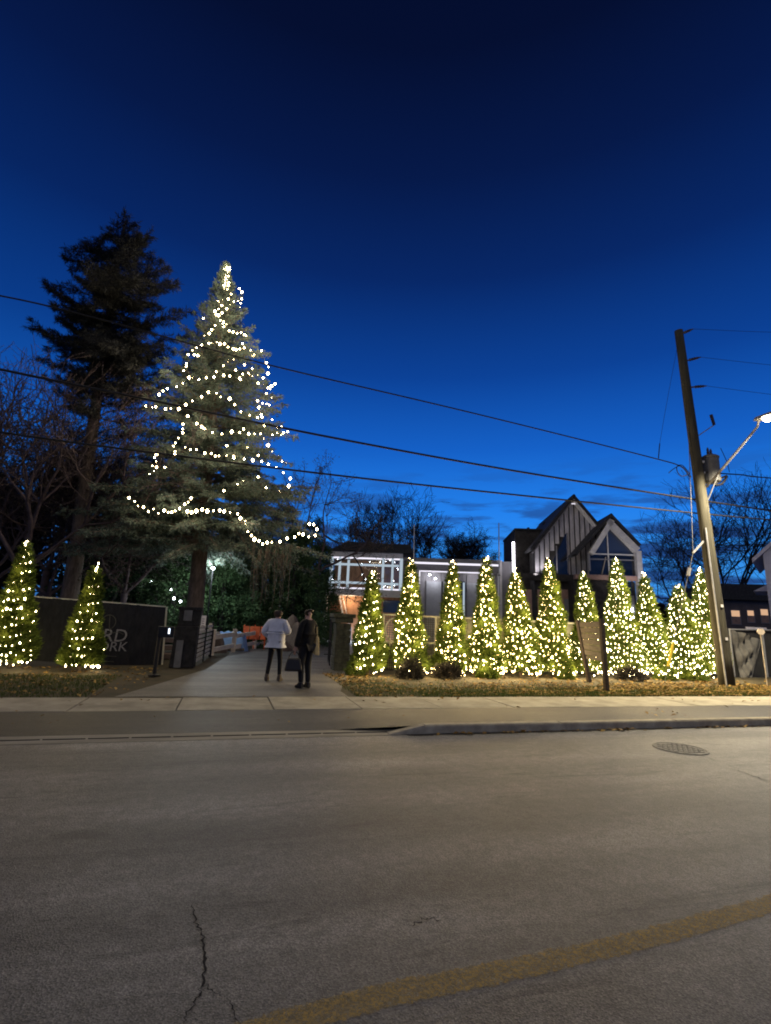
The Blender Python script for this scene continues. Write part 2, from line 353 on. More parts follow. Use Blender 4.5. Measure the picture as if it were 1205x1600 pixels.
#---PART2---
# ============================================================ THE SETTING
LZ = 0.10                                  # level of the pavement and the lots behind it
YK, YG, YF, YB = 7.30, 7.72, 9.66, 11.18   # kerb face, back of gutter, pavement front, pavement back
YF = G(602, 1107, LZ).y; YB = G(602, 1089, LZ).y
XK = 3.0
def sheet(name, m, x0, x1, y0, y1, z0, z1=None, nx=1, ny=1, parent=None, noise=0):
    z1 = z0 if z1 is None else z1
    xs = np.linspace(x0, x1, nx+1); ys = np.linspace(y0, y1, ny+1); X, Y = np.meshgrid(xs, ys)
    Z = z0+(z1-z0)*(Y-y0)/(y1-y0)
    if noise: Z = Z+noise*(np.sin(X*1.7+Y*2.3)*.5+np.sin(X*.63-Y*1.1)*.6+rng.normal(size=X.shape)*.25)
    V = np.stack([X, Y, Z], -1).reshape(-1, 3); i = np.arange(nx*ny); r = i//nx; c = i % nx; a = r*(nx+1)+c
    o = mesh_obj(name, np_mesh(name, V, np.stack([a, a+1, a+nx+2, a+nx+1], 1)), m, parent)
    return o
struct(sheet('ground', M['soil'], -400, 500, -300, 700, -.05))
road = struct(sheet('road', M['road'], -80, 110, -9, YK, 0))
struct(sheet('lot_ground', M['soil'], -80, 110, YB, 75, LZ-.02))
gut = struct(sheet('gutter', M['gutter'], -60, XK, YK, YG, .004))
struct(sheet('verge_strip', M['strip'], -60, XK-1.3, YG, YF, .004, LZ-.004, 1, 4))
V = []; F = []
for j in range(9):
    for i in range(9):
        u, v = i/8, j/8; y = YG+(YF-YG)*v-(YG-YK-.16)*u*(1-v); V.append((XK-1.3+1.3*u, y, (.004+(LZ-.008)*v)*(1-u)+(LZ-.004)*u))
        if i < 8 and j < 8: a = j*9+i; F.append((a, a+1, a+10, a+9))
struct(mesh_obj('verge_ramp', np_mesh('verge_ramp', V, F), M['strip']))
struct(sheet('verge_strip', M['strip'], XK, 110, YK+.16, YF, LZ-.004))
# faint line between gutter and road, broken dark joint
kb = MB()
for x in np.arange(-40, XK, .5):
    kb.box(x, x+.47, YK+.19+rng.normal()*.004, YK+.205, .004, .012)
kb.build('gutter_joint', M['crack'], gut)
kerb = MB().box(XK, 110, YK+.02, YK+.15, -.03, .105).build('kerb', M['kerb'])
struct(kerb)
k0 = MB()
k0.hexa([(XK-.55, YK+.01, 0.0), (XK, YK+.01, 0.0), (XK, YK+.16, 0), (XK-.55, YK+.16, 0), (XK-.55, YK+.03, .012), (XK, YK+.03, .125), (XK, YK+.16, .125), (XK-.55, YK+.16, .012)])
k0.build('kerb_stone', M['kerb'], kerb, bevel=.012)
base = None
for i in range(24):
    x = XK+.01+i*2.4
    if base is None:
        base = MB().hexa([(0, -.0, 0), (2.385, -.0, 0), (2.385, .15, 0), (0, .15, 0), (0, .025, .125), (2.385, .025, .125), (2.385, .15, .13), (0, .15, .13)]).build('kerb_stone', M['kerb'], kerb, bevel=.014)
        base.location = (x, YK+.01, 0)
    else:
        o = base.copy(); C.objects.link(o); o.parent = kerb; o.location = (x, YK+.01+rng.normal()*.003, rng.normal()*.002)
kg = MB()
for i in range(240):
    x = XK-.3+i*.2; kg.add([(x, YK-.05-abs(rng.normal())*.03, .004), (x+.2, YK-.05-abs(rng.normal())*.03, .004), (x+.2, YK+.03, .004), (x, YK+.03, .004)], [(0, 1, 2, 3)])
kg.build('gutter_grime', M['crack'], kerb, fix=False)
side = struct(sheet('sidewalk', M['crack'], -60, 110, YF, YB, LZ-.02))
sx = G(424, 1100, LZ).x; base = None
for i in range(-18, 24):
    x0 = sx+i*1.53
    if base is None:
        base = MB().box(.008, 1.522, 0, YB-YF, -.05, 0).build('paving_slab', M['slab'], side, bevel=.01); o = base
    else:
        o = base.copy(); C.objects.link(o); o.parent = side
    o.location = (x0, YF, LZ+rng.uniform(-.004, .004)); o.rotation_euler = (rng.normal()*.002, rng.normal()*.002, 0)
def on_ground(pts, z=LZ): return [G(px, py, z) for px, py in pts]
# driveway: pavement to the building forecourt
dp = on_ground([(178, 1089), (250, 1068), (322, 1046), (352, 1027), (372, 1008), (430, 1000), (500, 996), (640, 994), (640, 1006), (580, 1018), (556, 1045), (540, 1062), (532, 1080), (545, 1089)])
dv = MB(); cx = sum(p.x for p in dp)/len(dp); n = len(dp)
dv.add([(p.x, p.y, LZ+.004) for p in dp], [tuple(range(n))]); drive = struct(dv.build('driveway', M['drive'], fix=False))
# centre line on the road
yl = [(360, 1625), (440, 1597), (620, 1550), (800, 1514), (1000, 1468), (1200, 1413), (1420, 1350)]
yp = [G(a, b, .004) for a, b in yl]; V = []; Fc = []
pts = []
for i in range(len(yp)-1):
    for k in range(40): pts.append(yp[i].lerp(yp[i+1], k/40))
for i, p in enumerate(pts):
    V += [(p.x, p.y-.070*(1+rng.normal()*.09), .004), (p.x, p.y+.070*(1+rng.normal()*.09), .004)]
    if i: b_ = 2*i; Fc.append((b_-2, b_, b_+1, b_-1))
struct(mesh_obj('centre_line', np_mesh('centre_line', V, Fc), M['yellow'], road))
def ribbon(name, px, wd, m, parent, z=.005, rough=.35):
    q = [G(a, b, 0) for a, b in px]; pts = []
    for i in range(len(q)-1):
        for k in range(9): pts.append(q[i].lerp(q[i+1], k/9))
    pts.append(q[-1]); V = []; F = []
    for i, p in enumerate(pts):
        d = (pts[min(i+1, len(pts)-1)]-pts[max(i-1, 0)]).normalized(); n_ = Vector((-d.y, d.x, 0))
        p = p+n_*rng.normal()*wd*.8; t = math.sin(math.pi*min(1, max(0, (i+.5)/len(pts))))**.4
        ww = wd*t*(1+rough*rng.normal()); V += [(p.x-n_.x*ww/2, p.y-n_.y*ww/2, z), (p.x+n_.x*ww/2, p.y+n_.y*ww/2, z)]
        if i: F.append((2*i-2, 2*i-1, 2*i+1, 2*i))
    return mesh_obj(name, np_mesh(name, V, F), m, parent)
for px, wd in [([(301, 1412), (304, 1440), (317, 1462), (321, 1500), (314, 1545), (300, 1575), (283, 1602)], .009), ([(318, 1540), (335, 1552), (348, 1558)], .006), ([(360, 1565), (372, 1604)], .006),
               ([(1095, 1180), (1120, 1190)], .008), ([(1145, 1202), (1175, 1212), (1212, 1226)], .012), ([(640, 1448), (668, 1436), (690, 1440)], .010)]:
    ribbon('road_crack', px, wd, M['crack'], road)
mc = G(1063, 1170); mh = MB(); mh.lathe((mc.x, mc.y, 0), [(.36, .004), (.36, .010), (.33, .012), (.325, .006), (.01, .007)], 28)
mh.build('manhole_cover', M['iron'], origin=(mc.x, mc.y, 0)); o = C.objects['manhole_cover']; tag(o, 'round iron manhole cover set flush in the road on the right', 'manhole cover')
r_ = MB()
for a in range(6):
    for b_ in range(6):
        x, y = (a-2.5)*.09, (b_-2.5)*.09
        if x*x+y*y < .08: r_.box(mc.x+x-.028, mc.x+x+.028, mc.y+y-.028, mc.y+y+.028, .006, .012)
stuff(r_.build('tread_pattern', M['iron'], o))

# grass and fallen leaves between pavement and fence
def grass_patch(name, n, fn, h=(.03, .09)):
    pos = np.array([fn() for _ in range(n)]); d = rand_dir(n)*.55; d[:, 2] = 1
    V, F = blades(pos, d, rng.uniform(*h, n), .012); return stuff(mesh_obj(name, np_mesh(name, V, F), M['grass']))
def strip_pt():
    if rng.random() < .42: return (rng.uniform(-13, -2.2), rng.uniform(YB+.02, 13.6), LZ-.02)
    x = rng.uniform(2.72, 20)
    return (x, YB+.02+abs(rng.normal())*(.9 if x > 4.2 else 1.9), LZ-.02)
grass_patch('grass', 42000, strip_pt)
def leaf_scatter(n, fn):
    pos = []
    while len(pos) < n:
        p = fn(); c = .5+.5*math.sin(p[0]*1.9+math.sin(p[1]*3.1)*1.3)*math.sin(p[1]*4.3+p[0]*.7)+.25*math.sin(p[0]*6.3+p[1]*5)
        if rng.random() < (c**1.5 if c > 0 else 0)+.08: pos.append(p)
    pos = np.array(pos); nrm = rand_dir(n)*.45; nrm[:, 2] = 1; nrm /= np.linalg.norm(nrm, axis=1, keepdims=True)
    u = np.cross(nrm, rand_dir(n)); u /= np.linalg.norm(u, axis=1, keepdims=True); v = np.cross(nrm, u)
    s = rng.uniform(.025, .062, (n, 1)); pos[:, 2] += s[:, 0]*.35
    V = np.stack([pos-u*s, pos+v*s*.6+nrm*s*.25, pos+u*s, pos-v*s*.6+nrm*s*.2], 1).reshape(-1, 3)
    return V, np.arange(4*n).reshape(-1, 4)
def leaf_pt():
    r = rng.random()
    if r < .06: return (2.75+abs(rng.normal())*.8, rng.uniform(YB+.05, 14.5), LZ-.01)
    if r < .80:
        x = 3.4+14*rng.beta(2.1, 1.1); return (x, YB+.05+abs(rng.normal())*1.35+.25*max(0, 9-x)*rng.random()*.4, LZ-.01)
    if r < .90: return (rng.uniform(-10, -1.5), rng.uniform(YB+.1, 15.5), LZ-.01)
    if r < .993: return (rng.uniform(14, 24), YB+.1+abs(rng.normal())*1.4, LZ-.01)
    return (rng.uniform(-4, 18), rng.uniform(YG, YB), LZ+.012)
V, F = leaf_scatter(11500, leaf_pt)
stuff(mesh_obj('fallen_leaves', np_mesh('fallen_leaves', V, F), M['fallen']))
def gutter_leaf():
    return (rng.uniform(3, 16), YK-.02-abs(rng.normal())*.05, .0)
V, F = leaf_scatter(160, gutter_leaf); stuff(mesh_obj('leaves_in_gutter', np_mesh('leaves_in_gutter', V, F), M['fallen']))

# ============================================================ BUILDINGS
def led(f, s0, s1, z0, z1, parent, m='led', o=.06, name='led_strip'):
    return MB().fbox(f, s0, s1, z0, z1, o-.02, o).build(name, M[m], parent)
# ---- glass-fronted building on the left
F1 = Facade(515, 41, 112)
def sz1(x, y): return F1.sz(x, y)
b1o = F1.pt(3.2, 0); B1 = thing('glass_fronted_building', 'two storey building with a white lit upper glass front and warm wooden ground floor', 'building', (b1o.x, b1o.y, LZ))
sL, zT = sz1(514, 862); sR, _ = sz1(629, 864); _, zB0 = sz1(570, 921); _, zB1 = sz1(570, 931); zT = sz1(570, 863)[1]; zT2 = sz1(570, 871)[1]
MB().fbox(F1, sL+.15, sR-.1, LZ, zB1, -7, -1.2).build('lower_wall', M['bwall'], B1)
MB().fbox(F1, sL+.15, sR-.1, zB0, zT+.1, -7, -2.2).build('upper_wall', M['bwall'], B1)
MB().fbox(F1, sL-.1, sR+.05, zB1, zB0, -7, .05).build('floor_band', M['white'], B1)
MB().fbox(F1, sL-.1, sR+.05, zT2, zT, -7, .05).build('top_beam', M['white'], B1)
MB().fbox(F1, sL-.12, sL+.12, LZ, zB1-.01, -.4, .02).build('corner_column', M['white'], B1)
MB().fbox(F1, sL+.13, sL+.62, LZ, zB1-.01, -1.3, -1.1).build('wall_panel', mat('lit_edge_panel', (.5, .16, .09), .7, .15, 3), B1)  # red-orange lit edge of the lower wall, put into the panel colour
MB().fbox(F1, sR-.1, sR+.9, LZ, zT+.05, -7, -.3).build('side_wall', M['dwall'], B1)
rp = [sz1(520, 861), sz1(640, 863), sz1(632, 852), sz1(562, 852)]
r1 = MB().prism(F1, [(sL-.2, zT+.005), (sR+1.0, zT+.005), (sR+.6, zT+.75), (sL+1.6, zT+.85)], -6.5, .1).build('roof', M['roof'], B1)
for x in (530, 543.5, 598, 613, 577, 563):
    s, _ = sz1(x, 900)
    if x in (577, 563): continue
    MB().fbox(F1, s-.09, s+.09, zB0+.004, zT2-.004, -.12, .02).build('mullion', M['glowblue'], B1)
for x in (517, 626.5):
    s, _ = sz1(x, 900); MB().fbox(F1, s-.13, s+.13, zB0+.004, zT2-.004, -.12, .03).build('frame_post', M['glowblue'], B1)
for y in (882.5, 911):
    _, z = sz1(570, y); MB().fbox(F1, sL+.2, sR-.25, z-.09, z+.09, -.09, -.01).build('rail', M['glowblue'], B1)
led(F1, sL+.1, sR-.1, zT2-.14, zT2-.006, B1, 'led', .0); led(F1, sL+.1, sR-.1, zB0+.006, zB0+.13, B1, 'led', .0)
MB().fbox(F1, sL+.1, sR-.2, zB0+.2, zT2-.2, -.2, -.17).build('glass_front', None, B1)
g_ = bpy.data.materials.new('clear_glass'); g_.use_nodes = True; nt = g_.node_tree; t_ = nt.nodes.new('ShaderNodeBsdfTransparent'); gl = nt.nodes.new('ShaderNodeBsdfGlossy'); gl.inputs['Roughness'].default_value = .03
ms = nt.nodes.new('ShaderNodeMixShader'); ms.inputs[0].default_value = .10; nt.links.new(t_.outputs[0], ms.inputs[1]); nt.links.new(gl.outputs[0], ms.inputs[2]); nt.links.new(ms.outputs[0], nt.nodes['Material Output'].inputs[0]); M['clear'] = g_
C.objects['glass_front'].data.materials.append(g_)
s, z = sz1(611, 948)
MB().fbox(F1, s-.75, s+.65, z-.45, z+.55, -1.19, -1.12).build('window', M['glass'], B1)
a = sz1(528, 932); b_ = sz1(536, 960)
MB().bar(F1.pt(a[0], zB1-.02, -.8), F1.pt(b_[0], b_[1]-.6, -.8), .12).build('slanted_post', M['white'], B1)
MB().bar(F1.pt(a[0]+.25, zB1-.02, -.8), F1.pt(b_[0]+.45, b_[1]-.8, -.8), .07).build('slanted_post', M['white'], B1)
# strings of bulbs inside the upper floor
lt = thing('indoor_string_lights', 'white light strings hanging behind the upper glass front', 'string lights', F1.pt(3, zB0, -.6))
bb = MB(); ww = MB()
def bulb(mb, p, r=.03):
    x, y, z = p
    mb.add([(x, y, z+r*1.3), (x+r, y, z), (x, y+r, z), (x-r, y, z), (x, y-r, z), (x, y, z-r*1.3)], [(0, 1, 2), (0, 2, 3), (0, 3, 4), (0, 4, 1), (5, 2, 1), (5, 3, 2), (5, 4, 3), (5, 1, 4)])
for q in [[(565, 873), (565, 888), (566, 898), (571, 905), (573, 915)], [(577, 874), (578, 878)], [(595, 878), (610, 876), (617, 879)], [(519, 874), (534, 875)], [(602, 915), (606, 917), (600, 917)], [(615, 908), (617, 916), (622, 921)], [(620, 888), (622, 890)], [(519, 904), (517, 913)], [(590, 920), (596, 921)], [(548, 882), (553, 883)]]:
    pts = []
    for (x, y) in q: s, z = F1.sz(x, y, -.6); pts.append(F1.pt(s, z, -.6))
    for i in range(len(pts)-1):
        k = max(1, int((pts[i+1]-pts[i]).length/.3))
        for j in range(k): bulb(bb, pts[i].lerp(pts[i+1], j/k)+Vector(rng.normal(size=3)*.04), .022)
    bulb(bb, pts[-1], .022)
    ww.tube([pts[0]+Vector((0, 0, max(0, zT2-pts[0].z)))]+pts, .008, 3)
stuff(bb.build('bulbs', M['bulbc'], lt)); stuff(ww.build('cord', M['wire'], lt))

# ---- flat-roofed middle building
F2 = Facade(640, 34, 112)
sz2 = F2.sz
sA, _ = sz2(632, 900); sB, _ = sz2(781, 900); sC, _ = sz2(806, 900); zTop = sz2(700, 873.5)[1]
b2o = F2.pt(3, 0); B2 = thing('flat_roofed_building', 'low flat roofed grey building with thin white light lines above its doors', 'building', (b2o.x, b2o.y, LZ))
MB().fbox(F2, sA, sB, LZ, zTop-.1, -8, -1.0).build('wall', M['gwall'], B2)
MB().fbox(F2, sA-.1, sB+.0, sz2(700, 878)[1], zTop, -8, .15).build('roof_edge', M['lwall'], B2)
z0 = sz2(700, 892)[1]; z1 = sz2(700, 883)[1]
MB().fbox(F2, sA+.1, sB-.05, z0, z1, -1.0, -.15).build('fascia', M['gwall'], B2)
led(F2, sA+.3, sB-.1, z1+.01, z1+.15, B2, 'led', .12)
s0, s1 = sz2(657, 900)[0], sz2(769, 900)[0]
led(F2, s0, s1, z0-.09, z0-.008, B2, 'led', -.2)
led(F2, s0-.09, s0-.01, sz2(657, 912)[1], z0-.01, B2, 'led', -.2); led(F2, s1+.01, s1+.05, sz2(769, 912)[1], z0-.01, B2, 'led', -.2)
MB().fbox(F2, sB+.004, sB+.12, LZ, zTop+.0, -1, .2).build('lit_corner_post', M['white'], B2)
MB().fbox(F2, sB+.125, sC+.4, LZ, zTop-.03, -6, -.2).build('wall', M['lwall'], B2)
zd0, zd1 = sz2(680, 966)[1], sz2(680, 907)[1]
for x0, x1 in ((666, 690), (692.5, 717), (731, 750), (751, 768)):
    a, b_ = sz2(x0, 930)[0], sz2(x1, 930)[0]
    f_ = MB().fbox(F2, a, b_, LZ+.1, zd1, -.99, -.93).build('door_panel', M['door'], B2)
    for q0, q1 in ((a-.03, a), (b_, b_+.03)): MB().fbox(F2, q0, q1, LZ+.1, zd1+.03, -.99, -.90).build('door_frame', M['black'], B2)
a, b_ = sz2(719, 930)[0], sz2(729, 930)[0]
MB().fbox(F2, a, b_, LZ+.1, zd1+.1, -.99, -.95).build('doorway', M['dglass'], B2)
led(F2, a+.25, a+.38, sz2(724, 962)[1], zd1, B2, 'glowblue', -.85, 'door_light')
for i, x in enumerate((675, 690, 712, 731, 750)):
    a = sz2(x, 900)[0]; MB().fbox(F2, a-.012, a+.012, zd1+.06, z0-.1, -.99, -.975).build('panel_joint', M['black'], B2)
for x, y in ((671.5, 898), (680.5, 904)):
    s, z = sz2(x, y, -.6); o = MB().lathe(F2.pt(s, z, -.6), [(.03, -.05), (.065, -.03), (.07, .02), (.03, .05)], 10).build('ceiling_spot', M['bulbc'], B2, smooth=True)
# two poles on the roof
for x, yt, m, lab in ((647.5, 820, 'white', 'thin pale pole rising above the left end of the flat roof'), (779.5, 817, 'galv', 'thin dark pole rising above the right end of the flat roof')):
    s, z = sz2(x, yt, .25); s2, z2 = sz2(x+.5, 885, .25)
    t = thing('roof_pole', lab, 'pole', F2.pt(s2, z2-.6, .25), 'poles on the flat roof')
    MB().tube([F2.pt(s2, LZ, .25), F2.pt(s, z, .25)], [.055, .03], 8).build('mast', M[m], t); MB().lathe(F2.pt(s2, z2-.62, .25), [(.09, 0), (.09, .05), (.06, .06)], 10).build('bracket', M['black'], t)

# ---- gabled building
F3 = Facade(900, 31, 112); sz3 = F3.sz
b3o = F3.pt(0, 0); B3 = thing('gabled_building', 'dark building with two steep gables, striped cladding and a tall glazed end', 'building', (b3o.x, b3o.y, LZ))
pk = sz3(893, 775); eL = sz3(826, 859); eLw = sz3(834, 896)
wl = [sz3(833, 858), sz3(836, 896)]
v1 = sz3(946, 826)
# first gable: wall behind, vertical boards, battens
gx0, gx1 = sz3(835, 880)[0], sz3(958, 880)[0]; zbase = sz3(890, 898)[1]
gable = [(gx0, LZ), (gx1, LZ), (gx1, eL[1]-.1), (pk[0], pk[1]-.25), (gx0, eL[1]+.25)]
MB().prism(F3, gable, -9, -.02).build('gable_wall', M['gstone'], B3)
def roof_line(s, a, b): t = (s-a[0])/(b[0]-a[0]); return a[1]+(b[1]-a[1])*t
eR = (pk[0]+(pk[0]-eL[0]), eL[1])
dt = sz3(883, 832); dl = sz3(852, 876)   # dark triangular opening left edge, going from apex to lower left
s = gx0+.06
while s < sz3(938, 850)[0]:
    ww_ = .235; c_ = s+ww_/2
    zt = min(roof_line(c_-.1, eL, pk), roof_line(c_+.1, pk, eR))-.3
    zb = zbase
    if dl[0] < c_ < dt[0]+.05: zb = max(zbase, roof_line(c_, dl, dt))
    elif c_ <= dl[0]: zb = zbase+.05
    if zt-zb > .15:
        MB().hexa([F3.pt(s, zb, .03), F3.pt(s+ww_, zb, .03), F3.pt(s+ww_, zb, -.015), F3.pt(s, zb, -.015), F3.pt(s, min(roof_line(s, eL, pk), roof_line(s, pk, eR))-.3, .03), F3.pt(s+ww_, min(roof_line(s+ww_, eL, pk), roof_line(s+ww_, pk, eR))-.3, .03), F3.pt(s+ww_, min(roof_line(s+ww_, eL, pk), roof_line(s+ww_, pk, eR))-.3, -.015), F3.pt(s, min(roof_line(s, eL, pk), roof_line(s, pk, eR))-.3, -.015)]).build('cladding_board', M['board'], B3)
    s += .235+.085
# dark glazed wedge right of the opening line
w0, w1 = sz3(868, 880)[0], sz3(888, 880)[0]
wp = [(sz3(855, 897)[0], zbase), (sz3(889, 897)[0], zbase), (sz3(887, 838)[0], sz3(887, 838)[1]), (sz3(884, 833)[0], sz3(884, 833)[1])]
wn = MB().prism(F3, wp, -.01, .045).build('window', M['dglass'], B3)
for x, y0, y1 in ((869, 853, 896), (885.5, 833, 896)):
    a = sz3(x, y0); b_ = sz3(x+1, y1); MB().fbox(F3, a[0]-.035, a[0]+.035, b_[1], a[1], .046, .09).build('window_frame', M['gwall'], B3)
# verges of the first gable
def verge(f, a, b, d0, d1, th, m, name, drop=0): 
    n_ = Vector((-(b[1]-a[1]), b[0]-a[0])); n_.normalize(); 
    if n_.y < 0: n_ = -n_
    q = [(a[0], a[1]-drop), (b[0], b[1]-drop), (b[0]-n_.x*th, b[1]-n_.y*th-drop), (a[0]-n_.x*th, a[1]-n_.y*th-drop)]
    return MB().prism(f, q, d0, d1).build(name, M[m], B3)
verge(F3, eL, pk, -9, .55, .16, 'roof', 'roof'); verge(F3, pk, eR, -9, .55, .16, 'roof', 'roof')
verge(F3, (eL[0]+.15, eL[1]), (pk[0], pk[1]-.1), .03, .5, .07, 'gwall', 'verge_soffit', .2); verge(F3, (pk[0], pk[1]-.1), (eR[0]-.1, eR[1]), .03, .5, .07, 'white', 'verge_soffit', .2)
led(F3, pk[0]-.1, pk[0]+.2, pk[1]-.62, pk[1]-.56, B3, 'led', .3, 'downlight')
# second gable, nearer
F4o = 1.6
def sz4(x, y): return F3.sz(x, y, F4o)
pk2 = sz4(953, 803); e2L = sz4(897, 866); e2R = sz4(1000, 852)
def fb(mb, *a): return mb.fbox(F3, a[0], a[1], a[2], a[3], F4o+a[4], F4o+a[5])
def verge2(a, b, d0, d1, th, m, name, drop=0):
    n_ = Vector((-(b[1]-a[1]), b[0]-a[0])); n_.normalize()
    if n_.y < 0: n_ = -n_
    q = [(a[0], a[1]-drop), (b[0], b[1]-drop), (b[0]-n_.x*th, b[1]-n_.y*th-drop), (a[0]-n_.x*th, a[1]-n_.y*th-drop)]
    return MB().prism(F3, q, F4o+d0, F4o+d1).build(name, M[m], B3)
verge2(e2L, pk2, -6, .25, .15, 'roof', 'roof'); verge2(pk2, e2R, -6, .25, .15, 'roof', 'roof')
a1 = sz4(921, 863); a2 = sz4(952, 815); a3 = sz4(993, 860); a4 = sz4(1001, 978)
verge2((a1[0]-.05, a1[1]), (a2[0], a2[1]+.15), -.3, .2, .3, 'white', 'lit_verge'); verge2((a2[0], a2[1]+.15), (a3[0]+.2, a3[1]+.1), -.3, .2, .34, 'white', 'lit_verge')
fb(MB(), a3[0]-.02, a3[0]+.27, LZ, a3[1]-.05, -.3, .18).build('corner_post', M['white'], B3)
fb(MB(), a1[0]-.12, a1[0]+.0, sz4(921, 892)[1], a1[1]-.1, -.2, .1).build('corner_post', M['lwall'], B3)
cgl = [(a1[0]+.02, a1[1]-.1), (a1[0]+.02, a1[1]-.25), (a3[0]-.03, a1[1]-.25), (a3[0]-.03, a3[1]-.2), (a2[0], a2[1]-.15)]
zt4 = sz4(956, 866)[1]; zl4 = sz4(956, 898)[1]
MB().prism(F3, [(a1[0]+.02, zt4), (a3[0]-.03, zt4), (a3[0]-.03, a3[1]-.2), (a2[0], a2[1]-.15), (a1[0]+.02, a1[1]-.1)], F4o-.25, F4o-.2).build('gable_window', M['glass'], B3)
fb(MB(), a1[0]+.02, a3[0]-.03, zl4, zt4-.002, -.25, -.2).build('lower_window', M['dglass'], B3)
sm = sz4(951, 850)[0]
fb(MB(), sm-.03, sm+.03, zl4, a2[1]-.2, -.19, -.12).build('mullion', M['white'], B3)
fb(MB(), a1[0]+.02, a3[0]-.03, zt4-.02, zt4+.05, -.19, -.11).build('transom', M['white'], B3); 
fb(MB(), a1[0]+.02, a3[0]-.03, zt4-.34, zt4-.27, -.19, -.11).build('transom', M['lwall'], B3)
p0 = sz4(942, 897); p1 = sz4(948, 870); MB().bar(F3.pt(p0[0], p0[1], F4o-.17), F3.pt(p1[0], p1[1], F4o-.17), .14, .02).build('leaning_panel', M['cream'], B3)
fb(MB(), a1[0]-.9, a3[0]-.03, sz4(950, 906)[1], sz4(950, 899)[1], -.3, .08).build('beam', M['beam'], B3)
fb(MB(), a1[0]-.9, a3[0]-.03, LZ, sz4(950, 907)[1], -5, -.32).build('ground_floor_wall', M['gstone'], B3)
zq0, zq1 = sz4(985, 928)[1], sz4(985, 908)[1]
fb(MB(), sz4(968, 915)[0], sz4(990, 915)[0], zq0, zq1, -.31, -.28).build('window', M['dglass'], B3)
fb(MB(), sz4(975, 915)[0], sz4(992, 915)[0], LZ, sz4(985, 930)[1], -.31, -.2).build('door_panel', M['gwall'], B3)
p_ = sz4(989, 953); o = fb(MB(), p_[0]-.05, p_[0]+.05, p_[1]-.1, p_[1]+.12, -.2, -.1).build('wall_lamp', M['bulbc'], B3)
# masonry ground floor with warm niches
for x0, x1 in ((822, 831), (840, 846), (877, 888), (894, 900)):
    a, b_ = sz3(x0, 930)[0], sz3(x1, 930)[0]
    MB().fbox(F3, a, b_, sz3(x0, 968)[1], sz3(x0, 921)[1], -.02, .03).build('wall_panel', M['beam'], B3)
MB().fbox(F3, gx0-1, sz3(905, 900)[0], sz3(870, 901)[1]-.3, sz3(870, 898)[1], .0, .35).build('canopy', M['gstone'], B3)
a = sz3(884, 930); MB().fbox(F3, a[0]-.12, a[0]+.12, LZ, sz3(884, 936)[1], .04, .16).build('pale_downpipe', M['lwall'], B3)
# left wing with the hot vertical strip
F5o = -1.5
def sz5(x, y): return F3.sz(x, y, F5o)
l0 = sz5(802, 840); l1 = sz5(842, 828); lt0 = sz5(808, 828)
MB().fbox(F3, sz5(806, 900)[0], sz5(850, 900)[0], LZ, lt0[1], F5o-5, F5o).build('left_wing', M['gstone'], B3)
MB().fbox(F3, sz5(805, 900)[0], sz5(852, 900)[0], lt0[1]+.002, lt0[1]+.1, F5o-5.1, F5o+.1).build('wing_roof', M['roof'], B3)
s_ = sz5(805, 870)[0]
MB().fbox(F3, s_-.16, s_-.04, sz5(803, 893)[1], sz5(803, 847)[1], F5o-.1, F5o+.05).build('vertical_light_strip', M['ledhot'], B3)
for x, y, w_ in ((852, 816, .16), (826, 824, .07)):
    a = F3.sz(x, y, -4); MB().fbox(F3, a[0]-w_, a[0]+w_, a[1]-1.6, a[1], -4.3, -4).build('chimney', M['black'], B3)
for px, py in ((838, 899), (860, 899)):
    s, z = F3.sz(px, py, .45); q = F3.pt(s, z, .42); o = MB().box(-.12, .12, -.05, .05, -.05, .05).build('wall_washer', M['black'], B3); o.location = q-B3.location-Vector((0, 0, .1))
    l_ = bpy.data.lights.new('wall_washer_light', 'SPOT'); l_.energy = 55; l_.color = (.95, .92, 1); l_.spot_size = math.radians(120); l_.shadow_soft_size = .1; o = bpy.data.objects.new('wall_washer_light', l_); C.objects.link(o); o.location = q+Vector((0, 0, .05)); o.rotation_euler = (math.radians(165), 0, math.radians(-22))
for px, py in ((990, 925), (962, 930)):  # guessed lamps, added to brighten the white frame of the second gable
    s, z = F3.sz(px, py, F4o); q = F3.pt(s, z-.8, F4o+1.3); t_ = MB().lathe((0, 0, 0), [(.06, -.1), (.08, .06), (.02, .07)], 10).build('added_up_light', M['black'], B3); t_.location = q-B3.location
    l_ = bpy.data.lights.new('added_up_light_beam', 'SPOT'); l_.energy = 110; l_.color = (.95, .92, 1); l_.spot_size = math.radians(80); l_.spot_blend = 1; l_.shadow_soft_size = .1; o = bpy.data.objects.new('added_up_light_beam', l_); C.objects.link(o); o.location = q+Vector((0, 0, .1)); o.rotation_euler = (math.radians(152), 0, math.radians(-22))
for x, y in ((671.5, 898), (680.5, 904), (740, 900)):  # the third point has no ceiling spot beside it
    s, z = sz2(x, y, -.4); l_ = bpy.data.lights.new('ceiling_spot_light', 'POINT'); l_.energy = 22; l_.color = (.95, .93, 1); l_.shadow_soft_size = .06; o = bpy.data.objects.new('ceiling_spot_light', l_); C.objects.link(o); o.location = F2.pt(s, z-.1, -.35)
s, z = F1.sz(545, 940, -.6); MB().lathe(tuple(F1.pt(s, zB1-.12, -.5)), [(.05, 0), (.09, .04), (.09, .1)], 10).build('added_porch_lamp', M['warmwin'], B1)  # guessed lamp, added to warm and brighten the wooden ground floor
l_ = bpy.data.lights.new('added_porch_light', 'POINT'); l_.energy = 75; l_.color = (1, .72, .45); l_.shadow_soft_size = .1; o = bpy.data.objects.new('added_porch_light', l_); C.objects.link(o); o.location = F1.pt(s, zB1-.35, -.45)
